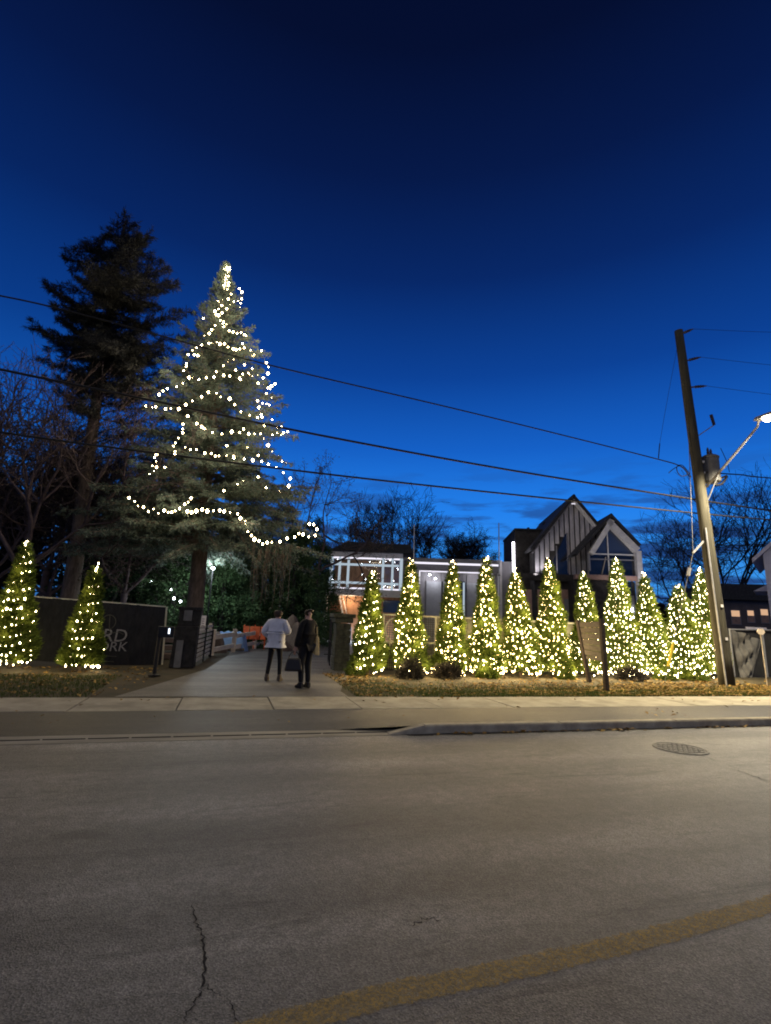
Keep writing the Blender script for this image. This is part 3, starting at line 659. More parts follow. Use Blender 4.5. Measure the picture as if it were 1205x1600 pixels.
# ============================================================ TREES
def cone_tree(label, cx, by, tx, ty, hw, Y, style, seed, n=5200, blab='', dark=0):
    global rng
    keep = rng; rng = np.random.default_rng(seed)
    b = P(cx, by, Y); b.z = LZ; top = P(tx, ty, Y); H = top.z-b.z; R = (P(cx+hw, by-10, Y)-P(cx-hw, by-10, Y)).length/2*.87
    t = thing('cone_tree', label, 'tree', b, 'cone shaped evergreens wound with lights')
    lean = Vector((top.x-b.x, 0, 0))
    MB().tube([b, b+lean*.4+Vector((0, 0, H*.4)), b+lean*.93+Vector((0, 0, H*.93))], [.055, .035, .012], 8).build('trunk', M['bark'], t)
    ph = rng.uniform(0, 6.28, 5)
    ex = rng.uniform(.74, .98)
    def rad(u, a):   # radius at height fraction u
        s = (1-u)**ex*(.55+.45*min(1, u/.10+.55))
        return R*s*(1+.13*np.sin(3*a+ph[0]+u*9)+.12*np.sin(u*23+ph[1]+a)+.07*np.sin(7*a+ph[2]+u*17))
    u = 1-np.sqrt(rng.random(n))*.97; u = np.clip(u+rng.normal(size=n)*.01, .015, .985); a = rng.uniform(0, 2*math.pi, n)
    rr = np.array([rad(x, y) for x, y in zip(u, a)])*np.sqrt(rng.uniform(.30, 1, n))+.02
    cc = np.stack([b.x+lean.x*u+rr*np.cos(a), b.y+rr*np.sin(a), b.z+.10+u*(H-.12)], 1)
    k = 5; pos = np.repeat(cc, k, 0)+rng.normal(size=(n*k, 3))*.03
    out = np.stack([np.cos(a), np.sin(a), np.zeros(n)], 1); d = np.repeat(out, k, 0)*.75+rand_dir(n*k)*.55; d[:, 2] += .55
    V, F = blades(pos, d, rng.uniform(.06, .15, n*k), rng.uniform(.022, .045, n*k))
    V -= np.array(b)
    mesh_obj('crown', np_mesh('crown', V, F), M['cone'], t)
    # string lights wound round the crown
    s = thing('string_lights', blab, 'string lights', b+Vector((0, 0, .1)), 'light strings on the cone trees')
    bb = MB(); wire = []
    if style == 0: pitch, step, jz = .215, .105, .025
    elif style == 1: pitch, step, jz = .135, .13, .085
    else: pitch, step, jz = .15, .125, .06
    z = .06; ang = rng.uniform(0, 6.28); dr = -.06 if style == 2 else 0
    while z < H-.03:
        uu = z/H; r_ = rad(uu, ang)*1.0+.025
        circ = max(.25, 2*math.pi*r_); turn = 2*math.pi*step/circ
        ang += turn*rng.uniform(.7, 1.3); z += pitch*turn/(2*math.pi)*(1 if uu < .9 else 1.6)
        zz = z+rng.normal()*jz*(.5+.5*(1-uu))+.10*math.sin(ang*1+ph[3])*(1 if style == 0 else .6)*(1-uu)
        if zz < .04: continue
        p = (b.x+lean.x*uu+r_*math.cos(ang)*(1+rng.normal()*.04), b.y+r_*math.sin(ang), b.z+zz)
        wire.append(Vector(p))
        if rng.random() < (.90 if style == 0 else .96): bulb(bb, (p[0], p[1], p[2]), min(.034, .0185*math.exp(rng.normal()*.33)))
    for i in range(3): bulb(bb, (top.x+rng.normal()*.03, top.y-.03, top.z-.05*i), .02)
    stuff(bb.build('bulbs', M['bulbw'] if style != 1 else M['bulb'], s, fix=False))
    W0 = np.array(wire[:-1]); W1 = np.array(wire[1:]); bo = np.array(b+Vector((0, 0, .1)))
    V, F = tubes_np(W0-bo, W1-bo, np.full(len(W0), .004), np.full(len(W0), .004), 3)
    stuff(mesh_obj('cord', np_mesh('cord', V, F), M['wire'], s))
    for uu, aa in ((.08, -1.0), (.1, -2.2), (.25, -1.6), (.4, -.9), (.42, -2.2), (.58, -1.5), (.75, -1.6)):
        r_ = rad(uu, aa)+.2; gl_ = bpy.data.lights.new('string_fill', 'POINT'); gl_.energy = (7 if style == 0 and cx < 300 else 20)*H/3; gl_.color = (1, .72, .34); gl_.shadow_soft_size = .14; go_ = bpy.data.objects.new('string_fill', gl_); C.objects.link(go_); go_.location = (b.x+lean.x*uu+r_*math.cos(aa), b.y+r_*math.sin(aa), b.z+uu*H)  # unseen fill lights added before the crown for the spill of the bulbs
    rng = keep
ct = [
 ('cone evergreen cut by the left edge of the photo, tallest on the left side', 14, 1045, 42, 846, 40, 14.9, 0, 'light string in loose level rings on the cone tree at the left edge'),
 ('cone evergreen standing in front of the black lettered banner, leaning right', 122, 1053, 151, 886, 35, 14.5, 0, 'light string in loose level rings on the cone tree before the black banner'),
 ('cone evergreen next to the right gate pillar, widest at its foot, beside the driveway', 574, 1059, 583, 893, 29, 14.4, 0, 'light string on the cone tree beside the right gate pillar'),
 ('cone evergreen in front of the framed mesh banner, second after the right gate pillar', 640, 1052, 642, 876, 27, 14.4, 1, 'light string on the cone tree in front of the framed mesh banner'),
 ('cone evergreen before the grey doors, third in the row from the right gate pillar', 704, 1050, 708, 876, 26, 14.4, 1, 'light string on the cone tree standing before the grey doors'),
 ('cone evergreen whose tip reaches the roof line under the dark roof pole', 759, 1054, 760, 870, 26, 14.4, 1, 'light string on the cone tree whose tip reaches the flat roof line'),
 ('blunt topped cone evergreen below the bright vertical light strip', 814, 1056, 805, 893, 29, 14.4, 1, 'light string on the cone tree below the bright vertical light strip'),
 ('cone evergreen in front of the wider striped gable, left of the brown board sign', 866, 1058, 857, 876, 27, 14.4, 1, 'light string on the cone tree in front of the striped gable'),
 ('shorter cone evergreen standing behind the brown board sign', 920, 1060, 912, 896, 24, 14.6, 2, 'light string on the cone tree behind the brown board sign'),
 ('cone evergreen in front of the glazed gable, just right of the brown board sign', 974, 1053, 962, 872, 28, 14.5, 2, 'light string on the cone tree in front of the glazed gable'),
 ('cone evergreen just past the right corner of the gabled building', 1022, 1060, 1006, 896, 28, 14.5, 2, 'light string on the cone tree just past the gabled building'),
 ('lowest cone evergreen, behind the slanting guy wire near the utility pole', 1072, 1054, 1059, 914, 29, 14.6, 2, 'light string on the cone tree behind the slanting guy wire'),
 ('last cone evergreen of the row, touching the utility pole', 1106, 1056, 1093, 888, 26, 14.9, 2, 'light string on the last cone tree, touching the utility pole')]
for i, (lab, cx, by, tx, ty, hw, Y, st, bl) in enumerate(ct): cone_tree(lab, cx, by, tx, ty, hw, Y, st, 100+i, blab=bl)

def bush(name, label, cat, c, rx, rz, m, n=1500, ln=.07, wd=.035, group=None, stem=True):
    t = thing(name, label, cat, c, group)
    a = rand_dir(n); a[:, 2] = np.abs(a[:, 2]); r = rng.uniform(.45, 1, (n, 1))**.6*(1+.18*np.sin(a[:, :1]*7+a[:, 1:2]*5+c[0]))
    pos = a*r*np.array([[rx, rx*.8, rz]])
    k = 3; pos = np.repeat(pos, k, 0)+rng.normal(size=(n*k, 3))*ln*.4; d = np.repeat(a, k, 0)+rand_dir(n*k)*.8
    V, F = blades(pos, d, rng.uniform(.6*ln, 1.3*ln, n*k), wd); mesh_obj('foliage', np_mesh('foliage', V, F), M[m], t)
    if stem:
        P0 = np.zeros((7, 3)); e = rand_dir(7)*.7; e[:, 2] = 1; P1 = e*np.array([[rx, rx, rz]])*.75
        V, F = tubes_np(P0, P1, np.full(7, .02), np.full(7, .006), 4); mesh_obj('stem', np_mesh('stem', V, F), M['darkbark'], t)
    return t
for px, py, Y, rx, rz, lab in [(641, 1056, 13.7, .38, .5, 'dark low shrub at the foot of the cone tree by the mesh banner'), (700, 1056, 13.8, .42, .42, 'dark low shrub at the foot of the cone tree before the grey doors'),
                           (884, 1062, 13.9, .28, .42, 'small dark shrub left of the brown board sign'), (986, 1060, 13.7, .5, .42, 'broad dark shrub right of the brown board sign post'),
                           (1040, 1062, 14.0, .4, .36, 'low shrub between the last three cone trees and the pavement'), (1085, 1064, 14.0, .5, .34, 'wide low shrub left of the utility pole foot'), (762, 1058, 14.0, .34, .24, 'tiny shrub below the cone tree under the dark roof pole')]:
    p = P(px, py, Y); bush('low_shrub', lab, 'shrub', (p.x, Y, LZ), rx, rz, 'dark_leaf' if px in (641, 700, 986) else 'cone', 900, .06, .03, 'shrubs at the feet of the cone trees')
p = P(552, 1050, 14.6); bush('leafy_plant', 'small leafy plant at the driveway edge beside the first cone tree', 'plant', (p.x, 14.3, LZ), .25, .45, 'cone', 350, .09, .04)

# ---- conifers with real branches
def limb(p0, d0, L, r0, droop, nseg=7, wob=.08):
    pts = [Vector(p0)]; d = Vector(d0).normalized()
    for i in range(nseg):
        d = (d+Vector((rng.normal()*wob, rng.normal()*wob, rng.normal()*wob*.5-droop/nseg))).normalized(); pts.append(pts[-1]+d*L/nseg)
    return pts
def needles_on(pts, dens, tl, th, acc, seg, r0, hang=.35, start=.2, blade=(.05, .11), bw=.022, per=9):
    """side twigs along a limb, bristling with needle blades"""
    n = len(pts)-1; L = sum((pts[i+1]-pts[i]).length for i in range(n))
    for i in range(n):
        f0, f1 = i/n, (i+1)/n; seg.append((pts[i], pts[i+1], r0*(1-f0*.85), r0*(1-f1*.85)))
    m = max(3, int(L*dens))
    for j in range(m):
        f = start+(1-start)*(j+rng.random())/m; x = min(f*n, n-.001); i = int(x); p = pts[i].lerp(pts[i+1], x-i); d = (pts[i+1]-pts[i]).normalized()
        sd = d.cross(Vector((0, 0, 1))); sd = sd.normalized() if sd.length > .01 else Vector((1, 0, 0))
        if j % 2: sd = -sd
        td = (d*.75+sd*rng.uniform(.5, 1.1)+Vector((0, 0, rng.normal()*.2-hang*rng.random()))).normalized()
        l = tl*(1.15-f*.75)*rng.uniform(.6, 1.25); q = p+td*l
        seg.append((p, q, .010, .004)); cnt = max(4, int(per*l/.35))
        tt = rng.random(cnt)[:, None]; base = np.array(p)[None]*(1-tt)+np.array(q)[None]*tt+rng.normal(size=(cnt, 3))*.02*np.array([1, 1, 1.3])
        acc.append((base, np.array(td)[None]*.8+rand_dir(cnt)*.9, cnt))
    acc.append((np.array(pts[-1])[None]+rng.normal(size=(per, 3))*.04, np.array((pts[-1]-pts[-2]).normalized())[None]+rand_dir(per)*.6, per))
def emit_conifer(t, acc, seg, b, leafm, barkm, blade, bw):
    pos = np.concatenate([a[0] for a in acc]); d = np.concatenate([np.broadcast_to(a[1], (a[2], 3)) for a in acc])
    V, F = blades(pos, d, rng.uniform(*blade, len(pos)), rng.uniform(bw*.6, bw*1.3, len(pos))); mesh_obj('crown', np_mesh('crown', V-np.array(b), F), M[leafm], t)
    V, F = tubes_np([s[0] for s in seg], [s[1] for s in seg], [s[2] for s in seg], [s[3] for s in seg], 4); mesh_obj('limbs', np_mesh('limbs', V-np.array(b), F), M[barkm], t)

SY = 21.0
sb = P(301, 1000, SY); sb.z = LZ; stp = P(354, 408, SY); SH = stp.z-sb.z
spr = thing('spruce_tree', 'tall spruce behind the gate hung with looping garlands of white lights', 'tree', sb)
def strunk(z):
    u = min(1, max(0, (z-sb.z)/SH)); a = P(303, 960, SY); k = P(322, 850, SY)
    return Vector((sb.x+(stp.x-sb.x)*u, SY, sb.z+SH*u))
pts = [strunk(sb.z+SH*u) for u in np.linspace(0, 1, 12)]
MB().tube(pts, [.34*(1-u)**.8+.012 for u in np.linspace(0, 1, 12)], 14).build('trunk', M['bark'], spr, smooth=True)
for a in range(6):
    an = a*1.05; MB().tube([sb+Vector((math.cos(an)*.25, math.sin(an)*.25, .5)), sb+Vector((math.cos(an)*.62, math.sin(an)*.62, -.05))], [.13, .06], 6).build('root', M['bark'], spr)
prof = [(854, 4.1, 5.0), (840, 4.2, 4.9), (800, 4.2, 4.2), (760, 3.0, 4.0), (720, 2.9, 3.6), (680, 2.6, 3.2), (640, 3.0, 2.9), (610, 2.6, 2.6), (580, 1.8, 2.2), (540, 1.45, 1.75), (500, .95, 1.15), (470, .58, .75), (440, .3, .33), (420, .12, .12), (408, .03, .03)]
PZ = np.array([P(340, a[0], SY).z for a in prof]); PLf = np.array([a[1] for a in prof]); PR = np.array([a[2] for a in prof])
def srad(z, ang):   # ang measured from +x
    c = math.cos(ang); l = np.interp(z, PZ, PLf); r = np.interp(z, PZ, PR); return (l*(1-c)/2+r*(1+c)/2)
acc = []; seg = []
z = PZ[0]+.1
zz0 = PZ[0]
while z < stp.z-.15:
    u = (z-zz0)/(stp.z-zz0); k = 9 if u < .7 else 7
    for j in range(k):
        ang = rng.uniform(0, 2*math.pi); rr = srad(max(z, zz0), ang)*rng.uniform(.62, 1.12)
        if z < zz0: rr *= .75
        up = -.05+.75*max(0, u)**1.5; d = Vector((math.cos(ang), math.sin(ang), up+rng.normal()*.06))
        pts = limb(strunk(z), d, rr*1.04, .045, .22 if u < .8 else 0, wob=.06)
        needles_on(pts, 9 if u < .75 else 13, min(.8, .12+.16*rr), 0, acc, seg, .012+.010*rr, hang=.65, start=.22 if rr > 1.5 else .05, per=19)
    z += .235 if u < .7 else .15
# special long boughs carrying the garlands and the hanging curtains low down
for (ax, ay), (bx, by_), yy, dr in [((325, 640), (228, 632), -1.6, .12), ((322, 770), (200, 782), -2.0, .1), ((322, 800), (245, 805), -2.4, .15), ((330, 815), (497, 832), -2.2, .2), ((330, 790), (470, 815), -2.6, .2), ((325, 740), (236, 735), -1.6, .1),
                                   ((325, 800), (215, 860), -2.0, .3), ((328, 830), (430, 890), -2.5, .5), ((332, 820), (455, 870), -2.4, .4), ((328, 830), (402, 880), -3.0, .5), ((322, 790), (192, 840), -.5, .3), ((322, 780), (470, 800), .2, .3), ((330, 700), (455, 725), -1.2, .2)]:
    p0 = P(ax, ay, SY); q = P(bx, by_, SY+yy)
    n_ = 8; pts = []
    for i in range(n_+1):
        t_ = i/n_; p = p0.lerp(q, t_); p.z += math.sin(t_*math.pi)*dr*1.2; p += Vector(rng.normal(size=3)*.04); pts.append(p)
    needles_on(pts, 9, .62, 0, acc, seg, .035, hang=.9, start=.15, per=16)
# bare hanging twigs on the lower right
for i in range(60):
    x = rng.uniform(395, 455); y = rng.uniform(850, 880); p = P(x, y, SY-2.3); l = rng.uniform(.5, 2.0); q = p+Vector((rng.normal()*.12, rng.normal()*.12, -l))
    seg.append((p, q, .012, .004)); cnt = int(l*9); tt = rng.random(cnt)[:, None]
    acc.append((np.array(p)[None]*(1-tt)+np.array(q)[None]*tt, rand_dir(cnt)*.8+np.array([[0, 0, -.7]]), cnt))
emit_conifer(spr, acc, seg, sb, 'spruce', 'bark', (.08, .17), .036)
# garlands, traced over the front of the crown
sp = thing('garland_lights', 'garlands of white bulbs looping over the tall spruce from tip to lowest boughs', 'string lights', strunk(6.0))
paths = [
 ([(570, 78), (562, 95), (585, 95), (560, 110), (585, 120), (568, 130), (575, 112), (570, 150), (555, 185), (575, 165), (580, 180), (565, 205), (552, 200), (565, 185)], 9),
 ([(595, 225), (575, 250), (520, 260), (545, 290), (510, 315), (525, 335), (570, 300), (610, 265), (645, 255), (640, 315)], 19),
 ([(465, 435), (495, 410), (510, 385), (545, 385), (580, 415), (625, 425), (660, 430), (690, 450)], 17),
 ([(375, 535), (395, 515), (420, 498), (445, 487), (475, 485), (515, 475), (560, 487), (600, 507), (640, 510), (685, 513), (710, 535), (740, 517), (775, 508)], 23),
 ([(430, 540), (400, 530), (375, 540), (365, 575), (355, 620), (375, 650), (425, 660), (463, 658), (505, 652), (520, 620), (555, 597), (572, 563), (632, 553)], 27),
 ([(345, 685), (308, 700), (270, 712), (245, 722), (210, 747)], 25),
 ([(160, 790), (190, 805), (215, 808), (255, 820), (290, 815), (325, 810), (362, 790), (400, 768), (440, 745), (477, 728), (515, 742), (535, 752), (580, 763), (612, 793), (642, 828), (685, 848), (720, 858), (750, 860), (795, 878), (830, 908), (870, 935)], 29),
 ([(555, 645), (578, 632)], 20), ([(660, 595), (697, 612), (657, 630), (697, 650), (735, 640), (757, 652), (785, 633), (770, 548)], 26),
 ([(735, 680), (780, 705), (815, 690), (780, 735), (800, 760), (790, 790), (730, 775), (735, 830), (760, 835)], 16),
 ([(370, 850), (395, 855)], 15), ([(350, 893), (342, 932), (327, 962), (310, 983), (303, 1000), (303, 1030), (305, 1045), (320, 1070)], 19),
 ([(415, 888), (460, 915), (497, 933), (547, 937), (595, 925), (640, 940), (685, 943), (740, 940), (760, 963), (783, 997), (800, 1028), (830, 1050), (848, 1077), (875, 1090), (925, 1095)], 30),
 ([(800, 938), (845, 940), (880, 930), (870, 915), (830, 905)], 18),
 ([(212, 1037), (195, 1055), (212, 1080), (190, 1100), (215, 1112), (250, 1112), (283, 1105)], 16), ([(195, 1130), (180, 1148), (190, 1165)], 14),
 ([(360, 1005), (415, 1025), (458, 1030), (510, 1057), (567, 1050), (608, 1067), (660, 1073), (702, 1073), (747, 1080), (828, 1112), (862, 1140), (903, 1170), (885, 1210), (883, 1245)], 34),
 ([(75, 1262), (103, 1282), (113, 1310), (145, 1315), (170, 1332), (195, 1325), (220, 1345), (250, 1333), (290, 1340), (308, 1335), (330, 1318), (355, 1300), (375, 1282), (405, 1257)], 16),
 ([(365, 1340), (418, 1335), (470, 1332), (530, 1328), (585, 1340), (625, 1345), (665, 1385), (680, 1440), (712, 1478), (755, 1500), (800, 1490), (840, 1487), (880, 1477), (915, 1465), (940, 1450), (985, 1468), (1020, 1455), (1028, 1425), (1010, 1405), (985, 1398), (960, 1418)], 26),
 ([(520, 330), (535, 360), (570, 380), (600, 400)], 22), ([(640, 200), (655, 240)], 18)]
wireP = []; nb = 0; bproto = None
def on_crown(cx_, cy_):
    px, py = 180+cx_/3.265, 390+cy_/3.265; q = P(px, py, SY); t0 = strunk(q.z); R_ = max(.15, np.interp(q.z, PZ, (PLf+PR)/2)*.92); dx = q.x-t0.x
    y = SY-math.sqrt(max(.05, 1-min(1, dx*dx/(R_*R_))))*R_; return P(px, py, y)
for pth, st in paths:
    st = st if st < 12 else max(st, 21)
    prev = None
    for i in range(len(pth)-1):
        a = Vector(pth[i]); b_ = Vector(pth[i+1]); k = max(1, round((b_-a).length/(st*1.12)))
        for j in range(k):
            c_ = a.lerp(b_, j/k)+Vector((rng.normal()*3.6, rng.normal()*3.6)); p = on_crown(*c_)
            rb = min(.056, .034*math.exp(rng.normal()*.33))
            if bproto is None:
                mb = MB(); bulb(mb, sp.location, .045); bproto = mb.build('bulb', M['bulbs'], sp); bproto.location = p-sp.location; bproto.scale = (rb/.045,)*3
            else:
                o = bproto.copy(); C.objects.link(o); o.parent = sp; o.location = p-sp.location; o.scale = (rb/.045,)*3
            nb += 1
            if prev is not None: wireP.append((prev, p))
            prev = p
extra = MB()
for x, y in [(555, 1230), (625, 1195), (657, 1180), (730, 1160), (635, 655), (640, 663), (585, 645), (615, 615), (700, 540), (650, 480), (450, 350), (570, 1000), (675, 1010), (730, 1050), (605, 1055), (770, 1215), (840, 1230), (655, 915), (760, 900), (745, 840)]:
    p = on_crown(x, y); o = bproto.copy(); C.objects.link(o); o.parent = sp; o.location = p-sp.location; o.scale = (.75,)*3
V, F = tubes_np([a-sp.location for a, b_ in wireP], [b_-sp.location for a, b_ in wireP], [.007]*len(wireP), [.007]*len(wireP), 3); stuff(mesh_obj('cord', np_mesh('cord', V, F), M['wire'], sp))
for i in range(6, len(wireP), 17):
    gl_ = bpy.data.lights.new('garland_fill', 'POINT'); gl_.energy = 95; gl_.color = (1, .85, .62); gl_.shadow_soft_size = .55; go_ = bpy.data.objects.new('garland_fill', gl_); C.objects.link(go_); go_.location = wireP[i][0]+Vector((0, -.95, .05))  # unseen fill lights added in front of the boughs, standing in for bulb light

# ---- the dark pine to the left
PY = 22.0
pb = P(100, 985, PY); pb.z = LZ
pine = thing('pine_tree', 'tall unlit pine, black against the sky, with a bare lower trunk', 'tree', pb)
tk = [pb]+[P(x, y, PY) for x, y in [(110, 925), (122, 850), (132, 760), (142, 690), (152, 620), (165, 540), (178, 450), (190, 380), (196, 345)]]
MB().tube(tk, [.33, .31, .28, .25, .23, .2, .15, .1, .06, .03], 12).build('trunk', M['bark'], pine, smooth=True)
def ptrunk(py):
    ys = [925, 850, 760, 690, 620, 540, 450, 380, 345, 333]; xs = [110, 122, 132, 142, 152, 165, 178, 190, 196, 197]
    return P(float(np.interp(-py, [-y for y in ys], xs)), py, PY)
acc = []; seg = []
tips = [(195, 336, 0), (180, 350, 0), (212, 352, 0), (225, 385, 0), (240, 368, 0), (165, 372, 0), (140, 392, 0), (97, 398, 0), (112, 420, 0), (100, 405, .5), (252, 405, 0), (258, 425, 0), (75, 446, 0), (70, 440, .4), (90, 455, -1), (278, 443, 0), (265, 450, 1), (240, 460, -1), (250, 480, 1),
        (298, 483, 0), (280, 490, -.6), (82, 480, 0), (56, 506, 0), (52, 512, .7), (75, 520, -1), (110, 525, 1), (100, 500, 0), (245, 520, 0), (262, 545, 0), (240, 565, 1), (95, 545, -.4), (120, 560, .5), (228, 600, 0), (250, 590, .4), (130, 585, 0), (225, 640, .6), (252, 650, 0), (110, 600, 0), (245, 680, 0), (90, 590, .5), (210, 665, -.5), (105, 640, .8), (270, 555, .5), (255, 620, -.3), (60, 560, .5), (75, 590, 1), (268, 600, 1), (285, 575, .6), (95, 620, -.6), (235, 610, -1), (215, 590, 1), (115, 575, -1), (80, 545, 1), (270, 640, .4), (228, 700, .4), (240, 720, -.4), (100, 680, .5), (90, 655, -.5)]
tips += [(float(x), float(y), float(d)) for x, y, d in zip(rng.normal(178, 44, 130), 365+rng.random(130)**.8*260, rng.normal(size=130)*1.6)]
for x, y, dy in tips:
    q = P(x, y, PY+dy*1.2); p0 = ptrunk(min(720, y+abs(x-185)*.12+rng.uniform(4, 20)))
    n_ = 6; bend = rng.normal()*.3; pts = [p0.lerp(q, i/n_)+Vector((rng.normal()*.08, rng.normal()*.08, math.sin(i/n_*3.14)*bend+rng.normal()*.05)) for i in range(n_+1)]
    low = y > 600
    needles_on(pts, 7 if low else 9, .55 if low else .6, 0, acc, seg, .035, hang=.15, start=.3, per=22 if low else 28)
emit_conifer(pine, acc, seg, pb, 'pine', 'darkbark', (.12, .27), .026)

# ---- bare broadleaf trees
def bare(name, label, b, height, spread, seed, levels=6, r0=.16, m='darkbark', group=None, kids=3, dirs=None, fork=.25, leafy=0, leafm='dry', twr=.006):
    global rng
    keep = rng; rng = np.random.default_rng(seed); t = thing(name, label, 'tree', b, group); seg = []; tipsl = []
    def grow(p, d, L, r, lv):
        n_ = 4; q = p
        for i in range(n_):
            d2 = (d+Vector(rng.normal(size=3)*.13)+Vector((0, 0, .04))).normalized(); nx_ = q+d2*L/n_; ra = r*(1-.35*i/n_); rb = r*(1-.35*(i+1)/n_)
            seg.append((q, nx_, max(ra, twr), max(rb, twr))); q = nx_; d = d2
            if lv > 1 and i >= 1 and rng.random() < .55:
                a = (d+Vector(rng.normal(size=3)*.6*spread)).normalized(); grow(q, a, L*rng.uniform(.45, .7), rb*.5, lv-2 if lv > 2 else lv-1)
        if lv > 0:
            for k in range(kids if lv > 1 else 2):
                a = (d+Vector(rng.normal(size=3)*.5*spread)); a.z += .08; grow(q, a.normalized(), L*rng.uniform(.62, .85), r*.6, lv-1)
        else: tipsl.append(q)
    th = height*fork; top = Vector(b)+Vector((0, 0, th)); 
    MB().tube([Vector(b)-Vector((0, 0, .1)), Vector(b)+Vector((rng.normal()*.05, 0, th*.5)), top], [r0*1.25, r0*1.05, r0*.95], 10).build('trunk', M[m], t, smooth=True)
    for dd in (dirs or [(0, 0, 1), (.5, 0, .9), (-.5, .2, .9)]): grow(top, Vector(dd).normalized(), height*.24, r0*.62, levels-1)
    ba = np.array(b); V, F = tubes_np(np.array([s[0] for s in seg])-ba, np.array([s[1] for s in seg])-ba, [s[2] for s in seg], [s[3] for s in seg], 3)
    mesh_obj('branches', np_mesh('branches', V, F), M[m], t)
    if leafy:
        tp = np.array([s[1] for s in seg if s[2] < .03]); pos = np.repeat(tp, leafy, 0)+rng.normal(size=(len(tp)*leafy, 3))*.13; d = rand_dir(len(pos)); V, F = blades(pos-ba, d, rng.uniform(.08, .16, len(pos)), .06)
        mesh_obj('leaves', np_mesh('leaves', V, F), M[leafm], t)
    rng = keep; return t
g2 = lambda px, Y: (P(px, 960, Y).x, Y, LZ-.02)
bare('bare_tree', 'large bare tree spreading behind the utility pole and the white house', g2(1150, 44), 23, 1.15, 21, 6, .30, dirs=[(0, 0, 1), (.7, 0, .8), (-.8, 0, .7), (-.3, .2, 1), (.35, 0, 1)], fork=.2, group='bare trees behind the buildings', twr=.016)
bare('bare_tree', 'bare tree spreading right of the gabled building', g2(1060, 46), 17.5, 1.25, 22, 6, .26, dirs=[(.1, 0, 1), (.6, 0, .8), (-.7, 0, .7)], fork=.15, group='bare trees behind the buildings', twr=.016)
bare('bare_tree', 'thin bare tree in the sky gap above the glass fronted building', g2(617, 58), 17.5, .95, 23, 6, .24, dirs=[(0, 0, 1), (.45, 0, .9), (-.5, 0, .9)], fork=.3, group='bare trees behind the buildings', twr=.018)
bare('bare_tree', 'smaller bare tree just right of the thin bare one above the glass front', g2(655, 60), 16, .9, 24, 5, .2, dirs=[(0, 0, 1), (.5, 0, .9), (-.3, 0, .9)], fork=.3, group='bare trees behind the buildings', twr=.018)
bare('brown_leaved_tree', 'oak with brown leaves beyond the flat roof, between the two roof poles', g2(705, 52), 13, 1.2, 25, 5, .24, dirs=[(0, 0, 1), (.9, 0, .6), (-.9, 0, .6), (.4, 0, .9)], fork=.3, kids=4, leafy=10, leafm='dark_leaf', twr=.014)
bare('brown_leaved_tree', 'round dark leaved tree above the glass front, left of the thin bare tree', g2(575, 52), 12, .8, 26, 5, .2, fork=.4, leafy=9, leafm='dark_leaf', twr=.014)
bare('dry_leaved_tree', 'tree with dry brown leaves right of the lit spruce, lit from below', g2(492, 31), 11, 1.2, 27, 5, .16, m='litbark', dirs=[(0, 0, 1), (.8, -.2, .7), (-.5, 0, .9)], fork=.4, leafy=2, leafm='dry', twr=.010)
bare('bare_tree', 'purplish bare tree at the far left edge beside the pine', g2(18, 20), 10.5, 1.15, 28, 6, .16, m='litbark', dirs=[(0, 0, 1), (.7, 0, .8), (-.5, 0, .9), (.3, -.3, 1)], fork=.25, group='bare trees on the left', twr=.007)
bare('bare_tree', 'bare tree with fine twigs between the pine trunk and the spruce', g2(190, 24), 9, 1.15, 29, 6, .13, m='litbark', dirs=[(0, 0, 1), (.7, 0, .8), (-.8, 0, .7)], fork=.25, leafy=1, leafm='dry', group='bare trees on the left', twr=.007)
bare('bare_tree', 'bare tree with brown twigs leaning in from beyond the left edge', g2(-40, 23), 11, 1.2, 31, 6, .15, m='litbark', dirs=[(.4, 0, 1), (.9, 0, .6), (0, 0, 1)], fork=.2, leafy=1, leafm='dry', group='bare trees on the left', twr=.008)
bare('bare_tree', 'bare tree close behind the pine trunk with dense brown twigs', g2(60, 28), 13, 1.2, 32, 6, .17, m='litbark', dirs=[(.1, 0, 1), (.7, 0, .8), (-.6, 0, .8)], fork=.25, leafy=1, leafm='dark_leaf', group='bare trees on the left', twr=.010)
bare('bare_tree', 'bare tree in the dark left of the pine trunk, low and wide', g2(70, 25), 10, 1.3, 30, 6, .15, m='litbark', dirs=[(0, 0, 1), (.8, 0, .7), (-.8, 0, .7)], fork=.2, leafy=1, leafm='dark_leaf', group='bare trees on the left', twr=.007)

# ---- dark evergreens behind the gate
def evergreen(name, label, b, H, R, n, m='cedar', group='evergreens behind the driveway', ln=.22, taper=.9, wd=.07):
    t = thing(name, label, 'tree', b, group); MB().tube([Vector(b), Vector(b)+Vector((0, 0, H*.9))], [R*.09, .03], 8).build('trunk', M['darkbark'], t)
    # clumps on arching fronds
    nc = n//40; u = rng.random(nc)**1.15; a = rng.uniform(0, 6.28, nc); r = R*((1-u)**taper)*rng.uniform(.55, 1.08, nc)
    cc = np.stack([r*np.cos(a), r*np.sin(a), .1+u*H*.97], 1); k = 40
    out = np.stack([np.cos(a), np.sin(a), np.full(nc, .15)], 1)
    f = rng.random((nc, k, 1)); pos = cc[:, None]+out[:, None]*f*.55+rng.normal(size=(nc, k, 3))*np.array([.17, .17, .15])*(1.1-f*.5); pos[..., 2] -= f[..., 0]**2*.25
    d = np.repeat(out[:, None], k, 1)*.8+rng.normal(size=(nc, k, 3))*.55; d[..., 2] -= .25
    V, F = blades(pos.reshape(-1, 3), d.reshape(-1, 3), rng.uniform(ln*.5, ln, nc*k), wd); mesh_obj('crown', np_mesh('crown', V, F), M[m], t); return t
